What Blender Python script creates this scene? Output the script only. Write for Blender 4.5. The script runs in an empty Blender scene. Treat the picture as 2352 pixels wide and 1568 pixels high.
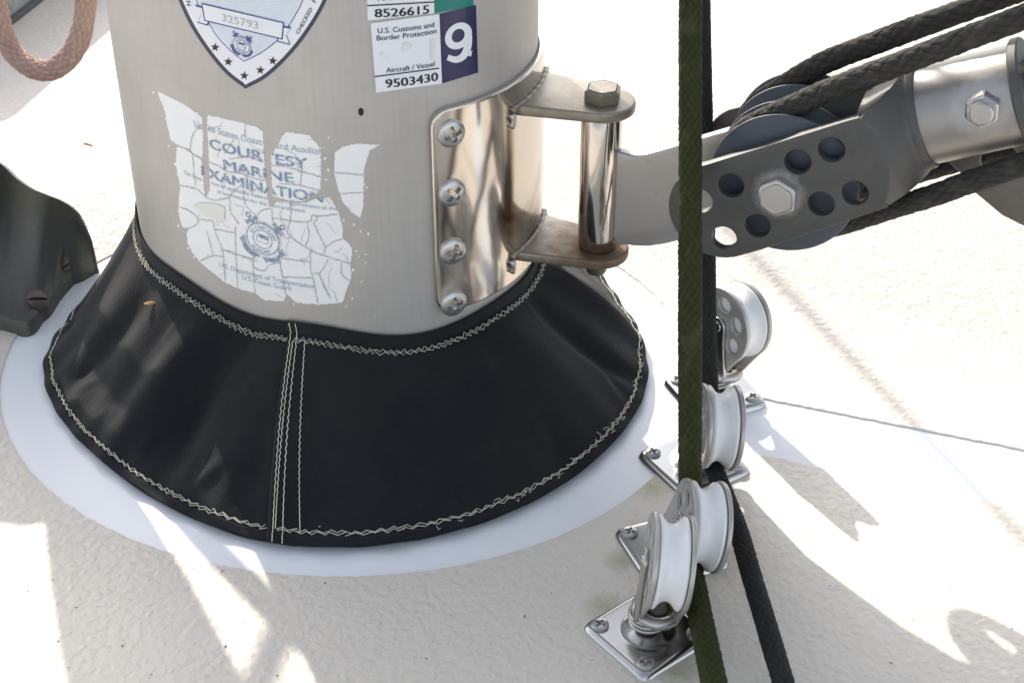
import bpy, bmesh, math, random
import numpy as np
from mathutils import Vector, Matrix, Euler
random.seed(7); RNG = np.random.default_rng(7)
R = math.radians
scn = bpy.context.scene
COL = scn.collection

# ------------------------------------------------------------------ camera
W, H = 2352., 1568.                      # pixel grid used for measurements
TH, F, D = R(34), 3560., 0.9
C = np.array([0, -D*math.cos(TH), D*math.sin(TH)])
FW = np.array([0, math.cos(TH), -math.sin(TH)]); RT = np.array([1., 0, 0]); UP = np.cross(RT, FW)
cd = bpy.data.cameras.new('camera'); cam = bpy.data.objects.new('camera', cd); COL.objects.link(cam)
cam.location = C; cam.rotation_euler = (math.pi/2-TH, 0, 0)
cd.sensor_width = 36; cd.lens = 36*F/W; cd.clip_start = 0.01; cd.clip_end = 5000
cd.dof.use_dof = True; cd.dof.focus_distance = 0.80; cd.dof.aperture_fstop = 30
scn.camera = cam

# ------------------------------------------------------------------ light
SAZ, SEL = R(-24.2), R(28.5)                 # sun: behind the mast, a little left
SDIR = np.array([math.sin(SAZ)*math.cos(SEL), math.cos(SAZ)*math.cos(SEL), math.sin(SEL)])
wd = bpy.data.worlds.new('World'); scn.world = wd; wd.use_nodes = True
wn = wd.node_tree; bg = wn.nodes['Background']
sky = wn.nodes.new('ShaderNodeTexSky'); sky.sky_type = 'NISHITA'; sky.sun_disc = False
sky.sun_elevation = SEL; sky.sun_rotation = SAZ % (2*math.pi); sky.dust_density = 2.0; sky.air_density = 1.0
hs = wn.nodes.new('ShaderNodeHueSaturation'); hs.inputs['Saturation'].default_value = .44   # hazy, pale sky
wn.links.new(sky.outputs[0], hs.inputs['Color']); wn.links.new(hs.outputs[0], bg.inputs[0]); bg.inputs[1].default_value = 0.128
sl = bpy.data.lights.new('sun', 'SUN'); sl.energy = 2.4; sl.angle = R(0.55); sl.color = (1, .91, .79)
so = bpy.data.objects.new('sun', sl); COL.objects.link(so)
so.rotation_euler = Vector(SDIR).to_track_quat('Z', 'Y').to_euler()
scn.view_settings.view_transform = 'Standard'; scn.view_settings.look = 'None'
scn.view_settings.gamma = 1; scn.view_settings.use_curve_mapping = False
scn.view_settings.exposure = 1.33

# ------------------------------------------------------------------ pixel to place
def ray(x, y): return FW+RT*(x-W/2)/F-UP*(y-H/2)/F
def onz(x, y, z=0.):
    d = ray(x, y); return C+d*(z-C[2])/d[2]
Z3 = np.array([0, 0, 1.])

# ------------------------------------------------------------------ materials
def mat(name, col, rough=.5, metal=0., noise=None, bump=None, coat=0., sheen=0., spec=.5):
    """noise=(scale, amount, colour2, lo, hi); bump=(scale, strength, dist, detail)"""
    m = bpy.data.materials.new(name); m.use_nodes = True
    nt = m.node_tree; b = nt.nodes['Principled BSDF']
    b.inputs['Base Color'].default_value = (*col, 1); b.inputs['Roughness'].default_value = rough
    b.inputs['Metallic'].default_value = metal; b.inputs['Coat Weight'].default_value = coat
    b.inputs['Sheen Weight'].default_value = sheen; b.inputs['Specular IOR Level'].default_value = spec
    tc = nt.nodes.new('ShaderNodeNewGeometry')
    src = None
    lays = [] if noise is None else (noise if isinstance(noise, list) else [noise])
    for (sc, am, c2, lo, hi) in lays:
        n = nt.nodes.new('ShaderNodeTexNoise'); n.inputs['Scale'].default_value = sc; n.inputs['Detail'].default_value = 6
        n.inputs['Roughness'].default_value = .62
        nt.links.new(tc.outputs['Position'], n.inputs['Vector'])
        mr = nt.nodes.new('ShaderNodeMapRange'); mr.inputs['From Min'].default_value = lo; mr.inputs['From Max'].default_value = hi
        mr.inputs['To Max'].default_value = am
        nt.links.new(n.outputs[0], mr.inputs[0])
        mx = nt.nodes.new('ShaderNodeMix'); mx.data_type = 'RGBA'
        nt.links.new(mr.outputs[0], mx.inputs['Factor'])
        if src is None: mx.inputs['A'].default_value = (*col, 1)
        else: nt.links.new(src, mx.inputs['A'])
        mx.inputs['B'].default_value = (*c2, 1); src = mx.outputs['Result']
    if src: nt.links.new(src, b.inputs['Base Color'])
    if bump:
        n = nt.nodes.new('ShaderNodeTexNoise'); n.inputs['Scale'].default_value = bump[0]; n.inputs['Detail'].default_value = bump[3]
        nt.links.new(tc.outputs['Position'], n.inputs['Vector'])
        bp = nt.nodes.new('ShaderNodeBump'); bp.inputs['Strength'].default_value = bump[1]; bp.inputs['Distance'].default_value = bump[2]
        nt.links.new(n.outputs[0], bp.inputs['Height']); nt.links.new(bp.outputs[0], b.inputs['Normal'])
    m['src'] = 1 if src else 0
    return m
def stain(m, pt, r0, r1, col, amt, scale=120, rough=None):
    """a stain round a point: colour mixed in by distance and broken up by noise"""
    nt = m.node_tree; b = nt.nodes['Principled BSDF']
    g = nt.nodes.new('ShaderNodeNewGeometry')
    d = nt.nodes.new('ShaderNodeVectorMath'); d.operation = 'DISTANCE'; d.inputs[1].default_value = tuple(pt)
    nt.links.new(g.outputs['Position'], d.inputs[0])
    n = nt.nodes.new('ShaderNodeTexNoise'); n.inputs['Scale'].default_value = scale; n.inputs['Detail'].default_value = 5
    nt.links.new(g.outputs['Position'], n.inputs['Vector'])
    ad = nt.nodes.new('ShaderNodeMath'); ad.operation = 'MULTIPLY_ADD'
    nt.links.new(n.outputs[0], ad.inputs[0]); ad.inputs[1].default_value = (r1-r0)*.9; nt.links.new(d.outputs['Value'], ad.inputs[2])
    mr = nt.nodes.new('ShaderNodeMapRange'); mr.inputs['From Min'].default_value = r0+(r1-r0)*.45; mr.inputs['From Max'].default_value = r1+(r1-r0)*.45
    mr.inputs['To Min'].default_value = amt; mr.inputs['To Max'].default_value = 0
    nt.links.new(ad.outputs[0], mr.inputs[0])
    mx = nt.nodes.new('ShaderNodeMix'); mx.data_type = 'RGBA'; nt.links.new(mr.outputs[0], mx.inputs['Factor'])
    old = b.inputs['Base Color'].links
    if old: nt.links.new(old[0].from_socket, mx.inputs['A'])
    else: mx.inputs['A'].default_value = b.inputs['Base Color'].default_value
    mx.inputs['B'].default_value = (*col, 1)
    nt.links.new(mx.outputs['Result'], b.inputs['Base Color'])
    if rough is not None:
        mf = nt.nodes.new('ShaderNodeMix'); nt.links.new(mr.outputs[0], mf.inputs['Factor'])
        mf.inputs['A'].default_value = b.inputs['Roughness'].default_value; mf.inputs['B'].default_value = rough
        nt.links.new(mf.outputs['Result'], b.inputs['Roughness'])

MT = {}
MT['gelcoat'] = mat('white_gelcoat', (.80, .81, .84), .32, bump=(60, .05, .002, 3), noise=(35, .18, (.68, .67, .64), .52, .8))
MT['water'] = mat('water', (.02, .05, .06), .12, bump=(3, .4, .2, 4))
MT['alu'] = mat('weathered_aluminium', (.485, .465, .44), .56, .5, bump=(900, .05, .0004, 2),
                noise=[(22, .3, (.36, .35, .335), .4, .7), (150, .25, (.50, .49, .48), .56, .72), (60, .2, (.38, .36, .33), .5, .7), (420, .4, (.55, .55, .55), .71, .76)])
def brushed(m, sc, lo, hi):
    nt = m.node_tree; b = nt.nodes['Principled BSDF']; g = nt.nodes.new('ShaderNodeNewGeometry')
    mp = nt.nodes.new('ShaderNodeMapping'); mp.inputs['Scale'].default_value = sc; nt.links.new(g.outputs['Position'], mp.inputs[0])
    n = nt.nodes.new('ShaderNodeTexNoise'); n.inputs['Scale'].default_value = 1; n.inputs['Detail'].default_value = 5; n.inputs['Roughness'].default_value = .7
    nt.links.new(mp.outputs[0], n.inputs['Vector'])
    r = nt.nodes.new('ShaderNodeMapRange'); r.inputs['From Min'].default_value = .3; r.inputs['From Max'].default_value = .7
    r.inputs['To Min'].default_value = lo; r.inputs['To Max'].default_value = hi
    nt.links.new(n.outputs[0], r.inputs[0])
    mx = nt.nodes.new('ShaderNodeMix'); mx.data_type = 'RGBA'; mx.blend_type = 'MULTIPLY'; mx.inputs['Factor'].default_value = 1
    src = b.inputs['Base Color'].links[0].from_socket; nt.links.new(src, mx.inputs['A']); nt.links.new(r.outputs[0], mx.inputs['B'])
    nt.links.new(mx.outputs['Result'], b.inputs['Base Color'])
brushed(MT['alu'], (600, 600, 16), .955, 1.04)
MT['polish'] = mat('polished_stainless', (.62, .575, .515), .13, 1., bump=(26, .12, .004, 2), noise=(300, .3, (.5, .45, .38), .55, .75))
def vary_rough(m, sc, lo, hi):
    nt = m.node_tree; b = nt.nodes['Principled BSDF']; g = nt.nodes.new('ShaderNodeNewGeometry')
    n = nt.nodes.new('ShaderNodeTexNoise'); n.inputs['Scale'].default_value = sc; n.inputs['Detail'].default_value = 7; n.inputs['Roughness'].default_value = .7
    nt.links.new(g.outputs['Position'], n.inputs['Vector'])
    r = nt.nodes.new('ShaderNodeMapRange'); r.inputs['From Min'].default_value = .35; r.inputs['From Max'].default_value = .7
    r.inputs['To Min'].default_value = lo; r.inputs['To Max'].default_value = hi
    nt.links.new(n.outputs[0], r.inputs[0]); nt.links.new(r.outputs[0], b.inputs['Roughness'])
vary_rough(MT['polish'], 38, .07, .26)
MT['satin'] = mat('satin_stainless', (.50, .485, .47), .30, .8, noise=(90, .4, (.4, .38, .36), .45, .75), bump=(700, .05, .0004, 2))
MT['cheekm'] = mat('block_cheek_stainless', (.47, .455, .435), .36, .5, noise=[(110, .5, (.36, .34, .31), .45, .7), (320, .5, (.25, .24, .2), .62, .74)], bump=(900, .08, .0004, 2))
MT['plate'] = mat('bright_stainless', (.47, .465, .46), .2, 1., noise=(160, .3, (.42, .41, .38), .5, .75), bump=(60, .05, .002, 2))
MT['lug'] = mat('brushed_stainless', (.285, .255, .21), .38, .65, noise=(120, .5, (.19, .145, .10), .45, .7), bump=(500, .2, .0006, 3))
MT['brass'] = mat('brass', (.5, .37, .16), .35, 1., noise=(200, .5, (.2, .15, .08), .4, .7))
MT['anod'] = mat('hard_anodised_grey', (.088, .087, .084), .55, .35, noise=[(40, .35, (.118, .115, .11), .45, .7), (130, .3, (.066, .064, .061), .55, .7), (500, .5, (.5, .48, .45), .69, .76)], bump=(1200, .05, .0003, 2))
MT['tube'] = mat('brushed_vang_tube', (.34, .328, .312), .45, .85, noise=(30, .5, (.27, .26, .25), .35, .7), bump=(400, .08, .0005, 3))
MT['tangm'] = mat('tang_stainless', (.42, .405, .385), .38, .65, noise=[(60, .4, (.35, .33, .30), .45, .7), (170, .5, (.22, .15, .09), .68, .76)], bump=(500, .08, .0005, 3))
MT['dull'] = mat('stained_plate', (.17, .16, .15), .5, .6, noise=[(45, .6, (.10, .09, .08), .4, .65), (110, .6, (.16, .09, .05), .6, .75)])
MT['slate'] = mat('slate_blue_sheave', (.056, .068, .088), .5, 0., noise=(80, .4, (.08, .092, .11), .4, .7))
MT['delrin'] = mat('white_acetal', (.82, .82, .82), .4, noise=[(70, .25, (.70, .69, .66), .5, .7), (420, .6, (.45, .44, .42), .69, .75)])
MT['dark'] = mat('dark_recess', (.01, .01, .01), .7)
MT['thread'] = mat('cream_thread', (.70, .66, .55), .8, noise=(160, .6, (.42, .40, .28), .45, .7))
MT['castm'] = mat('dull_cast_bronze', (.095, .095, .09), .55, .4, bump=(260, .3, .0015, 4),
                  noise=[(28, .8, (.085, .098, .045), .47, .66), (120, .5, (.15, .15, .14), .6, .75)])
MT['oldscrew'] = mat('tarnished_bronze', (.13, .11, .09), .5, .7, noise=(200, .5, (.2, .18, .14), .45, .7))
MT['boxm'] = mat('weathered_grey_paint', (.42, .43, .43), .6, noise=[(30, .7, (.22, .23, .23), .45, .65)], bump=(120, .2, .001, 3))
MT['seal'] = mat('mildewed_sealant', (.09, .10, .10), .8, noise=(150, .6, (.2, .2, .2), .5, .7))
MT['vinyl'] = mat('white_vinyl', (.78, .79, .82), .3, noise=(90, .25, (.66, .65, .63), .55, .75))
MT['oldvinyl'] = mat('cracked_white_vinyl', (.82, .825, .82), .42, noise=(120, .25, (.62, .61, .57), .58, .75))
MT['navy'] = mat('navy_print', (.02, .022, .085), .25)
MT['ink'] = mat('blue_black_ink', (.03, .04, .075), .4)
MT['black'] = mat('black_ink', (.012, .012, .014), .4)
MT['teal'] = mat('teal_print', (.0, .19, .165), .3)
MT['fade'] = mat('faded_blue_ink', (.20, .27, .40), .45, noise=(700, .9, (.7, .73, .76), .52, .62))
MT['fade2'] = mat('faded_grey_blue_ink', (.36, .42, .5), .45)
MT['blue'] = mat('blue_line_print', (.05, .06, .27), .4)
MT['pale'] = mat('pale_blue_print', (.64, .71, .80), .4)
MT['silver'] = mat('grey_number_print', (.45, .46, .47), .5)
MT['crackm'] = mat('crack_grime', (.40, .385, .37), .7)
MT['glue'] = mat('cream_glue', (.74, .73, .67), .6)
MT['straw'] = mat('dry_straw', (.42, .25, .10), .8)
MT['dirt'] = mat('dark_grit', (.06, .05, .04), .9)
MT['sail'] = mat('canvas_cover', (.05, .07, .12), .9)

def nonskid_mat():
    m = mat('nonskid_deck', (.69, .635, .56), .62, noise=[(9, .45, (.60, .57, .53), .4, .7), (260, .3, (.54, .50, .44), .58, .75)])
    nt = m.node_tree; b = nt.nodes['Principled BSDF']
    g = nt.nodes.new('ShaderNodeNewGeometry')
    wob = nt.nodes.new('ShaderNodeTexNoise'); wob.inputs['Scale'].default_value = 260; wob.inputs['Detail'].default_value = 2
    nt.links.new(g.outputs['Position'], wob.inputs['Vector'])
    vm = nt.nodes.new('ShaderNodeVectorMath'); vm.operation = 'MULTIPLY_ADD'; vm.inputs[1].default_value = (.0045,)*3
    nt.links.new(wob.outputs['Color'], vm.inputs[0]); nt.links.new(g.outputs['Position'], vm.inputs[2])
    vo = nt.nodes.new('ShaderNodeTexVoronoi'); vo.feature = 'SMOOTH_F1'; vo.inputs['Scale'].default_value = 270; vo.inputs['Smoothness'].default_value = .8
    nt.links.new(vm.outputs[0], vo.inputs['Vector'])
    n2 = nt.nodes.new('ShaderNodeTexNoise'); n2.inputs['Scale'].default_value = 90; n2.inputs['Detail'].default_value = 4
    nt.links.new(g.outputs['Position'], n2.inputs['Vector'])
    a = nt.nodes.new('ShaderNodeMath'); a.operation = 'MULTIPLY_ADD'; a.inputs[1].default_value = -1.1
    nt.links.new(vo.outputs['Distance'], a.inputs[0]); nt.links.new(n2.outputs[0], a.inputs[2])
    bp = nt.nodes.new('ShaderNodeBump'); bp.inputs['Strength'].default_value = .44; bp.inputs['Distance'].default_value = .0014
    nt.links.new(a.outputs[0], bp.inputs['Height']); nt.links.new(bp.outputs[0], b.inputs['Normal'])
    return m
MT['nonskid'] = nonskid_mat()
for x_, y_, r_ in ((1390, 1395, .013), (1425, 1290, .010), (1497, 1120, .013), (1560, 1545, .011)): stain(MT['nonskid'], onz(x_, y_), .001, r_, (.30, .30, .13), .6, 520)

def fabric_mat():
    m = mat('black_acrylic_canvas', (.0112, .0120, .0145), 1., spec=.06, sheen=.10, noise=[(14, .7, (.023, .0245, .0235), .42, .7), (75, .2, (.022, .0225, .021), .55, .72), (700, .55, (.075, .075, .07), .70, .75)])
    nt = m.node_tree; b = nt.nodes['Principled BSDF']; b.inputs['Sheen Roughness'].default_value = .6
    uv = nt.nodes.new('ShaderNodeUVMap'); g = nt.nodes.new('ShaderNodeNewGeometry')
    w = nt.nodes.new('ShaderNodeTexWave'); w.inputs['Scale'].default_value = 210; w.bands_direction = 'DIAGONAL'; w.inputs['Distortion'].default_value = 1.5
    w.inputs['Detail Scale'].default_value = 40
    nt.links.new(uv.outputs[0], w.inputs[0])
    n1 = nt.nodes.new('ShaderNodeTexNoise'); n1.inputs['Scale'].default_value = 850; n1.inputs['Detail'].default_value = 2
    n2 = nt.nodes.new('ShaderNodeTexNoise'); n2.inputs['Scale'].default_value = 42; n2.inputs['Detail'].default_value = 4; n2.inputs['Distortion'].default_value = .8
    for n in (n1, n2): nt.links.new(g.outputs['Position'], n.inputs['Vector'])
    prev = None
    for src, st, di in ((n2.outputs[0], .10, .004), (w.outputs[1], .22, .0004), (n1.outputs[0], .45, .0007)):
        bp = nt.nodes.new('ShaderNodeBump'); bp.inputs['Strength'].default_value = st; bp.inputs['Distance'].default_value = di
        nt.links.new(src, bp.inputs['Height'])
        if prev: nt.links.new(prev, bp.inputs['Normal'])
        prev = bp.outputs[0]
    nt.links.new(prev, b.inputs['Normal'])
    return m
MT['fabric'] = fabric_mat()

def rope_mat(name, c1, c2, c3, ns, lo, hi, rough=.85):
    m = bpy.data.materials.new(name); m.use_nodes = True; nt = m.node_tree; b = nt.nodes['Principled BSDF']
    b.inputs['Roughness'].default_value = rough; b.inputs['Specular IOR Level'].default_value = .3
    at = nt.nodes.new('ShaderNodeAttribute'); at.attribute_name = 'tone'
    mx = nt.nodes.new('ShaderNodeMix'); mx.data_type = 'RGBA'
    mx.inputs['A'].default_value = (*c1, 1); mx.inputs['B'].default_value = (*c2, 1)
    nt.links.new(at.outputs['Fac'], mx.inputs['Factor'])
    g = nt.nodes.new('ShaderNodeNewGeometry')
    n = nt.nodes.new('ShaderNodeTexNoise'); n.inputs['Scale'].default_value = ns; n.inputs['Detail'].default_value = 6
    nt.links.new(g.outputs['Position'], n.inputs['Vector'])
    mr = nt.nodes.new('ShaderNodeMapRange'); mr.inputs['From Min'].default_value = lo; mr.inputs['From Max'].default_value = hi
    nt.links.new(n.outputs[0], mr.inputs[0])
    m2 = nt.nodes.new('ShaderNodeMix'); m2.data_type = 'RGBA'; nt.links.new(mr.outputs[0], m2.inputs['Factor'])
    nt.links.new(mx.outputs['Result'], m2.inputs['A']); m2.inputs['B'].default_value = (*c3, 1)
    nt.links.new(m2.outputs['Result'], b.inputs['Base Color'])
    n3 = nt.nodes.new('ShaderNodeTexNoise'); n3.inputs['Scale'].default_value = 1800; nt.links.new(g.outputs['Position'], n3.inputs['Vector'])
    bp = nt.nodes.new('ShaderNodeBump'); bp.inputs['Strength'].default_value = .5; bp.inputs['Distance'].default_value = .0005
    nt.links.new(n3.outputs[0], bp.inputs['Height']); nt.links.new(bp.outputs[0], b.inputs['Normal'])
    return m
MT['rope_black'] = rope_mat('black_braid', (.007, .007, .007), (.026, .025, .024), (.045, .042, .038), 60, .6, .9)
MT['rope_vang'] = rope_mat('faded_black_braid', (.012, .011, .010), (.055, .051, .045), (.085, .078, .065), 70, .55, .85)
MT['rope_green'] = rope_mat('mossy_braid', (.013, .015, .003), (.042, .046, .010), (.075, .076, .034), 75, .56, .85)
MT['rope_pink'] = rope_mat('faded_pink_braid', (.27, .155, .135), (.50, .335, .29), (.42, .35, .26), 40, .45, .75)

# ------------------------------------------------------------------ mesh helpers
def me_from(v, f, smooth=True, name='m'):
    me = bpy.data.meshes.new(name); me.from_pydata([tuple(map(float, p)) for p in v], [], [tuple(map(int, q)) for q in f]); me.update()
    if smooth: me.polygons.foreach_set('use_smooth', [True]*len(me.polygons))
    return me
def sharp(me, ang=35):
    me.polygons.foreach_set('use_smooth', [True]*len(me.polygons))
    me.set_sharp_from_angle(angle=R(ang)); return me
def wmat(o):
    m = Matrix.Identity(4); ch = []
    while o is not None: ch.append(o); o = o.parent
    for q in reversed(ch): m = m @ q.matrix_basis
    return m
def put(name, me, m, parent=None, world=True):
    """one mesh object; a child's mesh arrives in world space and is moved into its parent's space"""
    o = bpy.data.objects.new(name, me); COL.objects.link(o)
    if m is not None: me.materials.clear(); me.materials.append(MT[m])
    if parent is not None:
        o.parent = parent
        if world: me.transform(wmat(parent).inverted())
    return o
def tag(o, label, cat, group=None):
    o['label'] = label; o['category'] = cat
    if group: o['group'] = group
    return o
def thing(name, label, cat, loc, group=None, rz=0):
    o = bpy.data.objects.new(name, None); COL.objects.link(o); o.location = loc; o.rotation_euler = (0, 0, rz)
    o.empty_display_size = .02
    return tag(o, label, cat, group)
def struct(name, me, m):
    o = put(name, me, m); o['kind'] = 'structure'; return o

def fill2d(loops, thick=0., bevel=0., seg=2):
    """filled flat outline with holes -> mesh in XY, thickness along Z"""
    cu = bpy.data.curves.new('c', 'CURVE'); cu.dimensions = '2D'; cu.fill_mode = 'BOTH'
    for lp in loops:
        s = cu.splines.new('POLY'); s.points.add(len(lp)-1)
        for p, q in zip(s.points, lp): p.co = (q[0], q[1], 0, 1)
        s.use_cyclic_u = True
    cu.extrude = max(thick/2-bevel, 0); cu.bevel_depth = bevel; cu.bevel_resolution = seg; cu.offset = -bevel
    return curve_mesh(cu)
def curve_mesh(cu):
    o = bpy.data.objects.new('tmp', cu); COL.objects.link(o)
    dg = bpy.context.evaluated_depsgraph_get(); dg.update()
    me = bpy.data.meshes.new_from_object(o.evaluated_get(dg))
    bpy.data.objects.remove(o); bpy.data.curves.remove(cu)
    bm = bmesh.new(); bm.from_mesh(me); bmesh.ops.remove_doubles(bm, verts=bm.verts, dist=1e-7); bm.to_mesh(me); bm.free()
    me.materials.clear(); return me
def text_mesh(body, bold=0.):
    out = []
    for k, dx in enumerate((0.,) if bold == 0 else (-bold, 0., bold)):
        cu = bpy.data.curves.new('t', 'FONT'); cu.body = body; cu.size = 1; cu.resolution_u = 3
        me = curve_mesh(cu); me.transform(Matrix.Translation((dx, 0, k*2e-5))); out.append(me)
    return out[0] if len(out) == 1 else join(out)
def circ(cx, cy, r, n=32, ry=None, a0=0):
    return [(cx+r*math.cos(a0+2*math.pi*i/n), cy+(ry or r)*math.sin(a0+2*math.pi*i/n)) for i in range(n)]
def rrect(x0, y0, x1, y1, r, n=6):
    out = []
    for cx, cy, a in ((x1-r, y1-r, 0), (x0+r, y1-r, 90), (x0+r, y0+r, 180), (x1-r, y0+r, 270)):
        for i in range(n+1):
            t = R(a+90*i/n); out.append((cx+r*math.cos(t), cy+r*math.sin(t)))
    return out
def dens(lp, step, closed=True):
    out = []; n = len(lp)
    for i in range(n if closed else n-1):
        a, b = np.array(lp[i], float), np.array(lp[(i+1) % n], float)
        k = max(1, int(np.ceil(np.linalg.norm(b-a)/step)))
        for j in range(k): out.append(tuple(a+(b-a)*j/k))
    if not closed: out.append(tuple(lp[-1]))
    return out
def smooth_path(pts, step, closed=False):
    """Catmull-Rom resample (any dimension)"""
    P = np.array(pts, float); n = len(P); out = []
    idx = range(n if closed else n-1)
    for i in idx:
        if closed: p0, p1, p2, p3 = P[(i-1) % n], P[i], P[(i+1) % n], P[(i+2) % n]
        else:
            p1, p2 = P[i], P[i+1]; p0 = P[i-1] if i > 0 else 2*p1-p2; p3 = P[i+2] if i+2 < n else 2*p2-p1
        k = max(2, int(np.linalg.norm(p2-p1)/step))
        for j in range(k):
            t = j/k
            out.append(.5*((2*p1)+(-p0+p2)*t+(2*p0-5*p1+4*p2-p3)*t*t+(-p0+3*p1-3*p2+p3)*t**3))
    if not closed: out.append(P[-1])
    return np.array(out)
def frames(P, closed=False):
    T = np.gradient(P, axis=0); T /= np.linalg.norm(T, axis=1)[:, None]
    N = np.zeros_like(P); a = np.array([0, 0, 1.]) if abs(T[0][2]) < .9 else np.array([1., 0, 0])
    v = np.cross(T[0], a); N[0] = v/np.linalg.norm(v)
    for i in range(1, len(P)):
        v = N[i-1]-T[i]*(N[i-1] @ T[i]); N[i] = v/np.linalg.norm(v)
    return T, N, np.cross(T, N)
def tube(P, r, n=10, caps=True):
    P = np.array(P, float); T, N, B = frames(P); r = np.broadcast_to(r, len(P))
    v = []; f = []
    for i in range(len(P)):
        for j in range(n):
            t = 2*math.pi*j/n; v.append(P[i]+r[i]*(N[i]*math.cos(t)+B[i]*math.sin(t)))
    for i in range(len(P)-1):
        for j in range(n):
            a, b = i*n+j, i*n+(j+1) % n; f.append((a, b, b+n, a+n))
    if caps: f.append(tuple(range(n))[::-1]); f.append(tuple(range((len(P)-1)*n, len(P)*n)))
    return v, f
def lathe(prof, n=32, close=False):
    """profile [(r, z)] about Z"""
    v = []; f = []; k = len(prof)
    for i in range(n):
        t = 2*math.pi*i/n
        for r, z in prof: v.append((r*math.cos(t), r*math.sin(t), z))
    for i in range(n):
        for j in range(k-1 if not close else k):
            a = i*k+j; b = i*k+(j+1) % k; c = ((i+1) % n)*k+(j+1) % k; d = ((i+1) % n)*k+j
            f.append((a, d, c, b))
    me = me_from(v, f)
    bm = bmesh.new(); bm.from_mesh(me); bmesh.ops.remove_doubles(bm, verts=bm.verts, dist=1e-6)
    bmesh.ops.recalc_face_normals(bm, faces=bm.faces); bm.to_mesh(me); bm.free()
    return sharp(me, 40)
def rope_mesh(pts, r, N=8, pitch=.012, step=.0009, nr=48, amp=.10, fuzz=0.0, seed=0, smooth=True):
    rng = np.random.default_rng(seed)
    P = smooth_path(pts, step) if smooth else np.array(pts)
    T, Nn, B = frames(P); S = np.r_[0, np.cumsum(np.linalg.norm(np.diff(P, axis=0), axis=1))]
    th = np.arange(nr)/nr
    a = N*th[None, :]+S[:, None]/pitch*N/4; b = N*th[None, :]-S[:, None]/pitch*N/4
    fam = (np.floor(a)+np.floor(b)) % 2
    fr = np.where(fam == 0, a % 1, b % 1); idn = np.where(fam == 0, np.floor(a), 50+np.floor(b)).astype(int)
    h = np.sin(np.pi*fr)
    tone = ((np.sin(idn*12.9898)*43758.5453) % 1*.35+.65)*(.35+.65*h)
    lf = np.interp(S, np.linspace(0, S[-1], 40), rng.normal(0, .022, 40))[:, None]+np.interp(S, np.linspace(0, S[-1], 160), rng.normal(0, .012, 160))[:, None]*np.cos(2*np.pi*th+1.)[None, :]
    rr = r*(1-amp+amp*h+lf)+rng.normal(0, fuzz, h.shape)
    ang = 2*np.pi*th
    V = P[:, None, :]+rr[:, :, None]*(Nn[:, None, :]*np.cos(ang)[None, :, None]+B[:, None, :]*np.sin(ang)[None, :, None])
    n = len(P); i = np.arange(n-1)[:, None]*nr; j = np.arange(nr)[None, :]; j2 = (j+1) % nr
    q = np.stack([i+j, i+j2, i+j2+nr, i+j+nr], -1).reshape(-1, 4)
    me = bpy.data.meshes.new('rope'); V = V.reshape(-1, 3)
    me.vertices.add(len(V)); me.vertices.foreach_set('co', V.ravel())
    me.loops.add(len(q)*4); me.loops.foreach_set('vertex_index', q.ravel())
    me.polygons.add(len(q)); me.polygons.foreach_set('loop_start', np.arange(len(q))*4)
    me.polygons.foreach_set('use_smooth', [True]*len(q)); me.update(); me.validate()
    at = me.attributes.new('tone', 'FLOAT', 'POINT'); at.data.foreach_set('value', tone.ravel().astype(np.float32))
    return me
def add_fibres(me, pts, r, n, ln, seed=1):
    """loose surface fibres of a worn rope, joined to its mesh"""
    rng = np.random.default_rng(seed); P = smooth_path(pts, .004); T, N, B = frames(P)
    bm = bmesh.new(); bm.from_mesh(me)
    for k in range(n):
        i = rng.integers(1, len(P)-1); t = rng.random()*6.283
        o = N[i]*math.cos(t)+B[i]*math.sin(t); d = o*.7+T[i]*rng.normal(0, .8)+rng.normal(0, .4, 3); d /= np.linalg.norm(d)
        s = np.cross(d, o+.01); s /= np.linalg.norm(s)+1e-9; w = .00009; L = ln*(.4+rng.random())
        p = P[i]+o*r*.96
        q = [bm.verts.new(x) for x in (p-s*w, p+s*w, p+d*L)]
        bm.faces.new(q)
    bm.to_mesh(me); bm.free()
def rot_to(me, origin, zdir, xdir=None):
    z = Vector(zdir).normalized(); x = Vector(xdir) if xdir is not None else (Vector((1, 0, 0)) if abs(z.x) < .9 else Vector((0, 1, 0)))
    y = z.cross(x).normalized(); x = y.cross(z)
    m = Matrix((x, y, z)).transposed().to_4x4(); m.translation = Vector(origin); me.transform(m); return me
def join(ms):
    bm = bmesh.new()
    for m in ms: bm.from_mesh(m)
    me = bpy.data.meshes.new('j'); bm.to_mesh(me); bm.free(); return me
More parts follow.
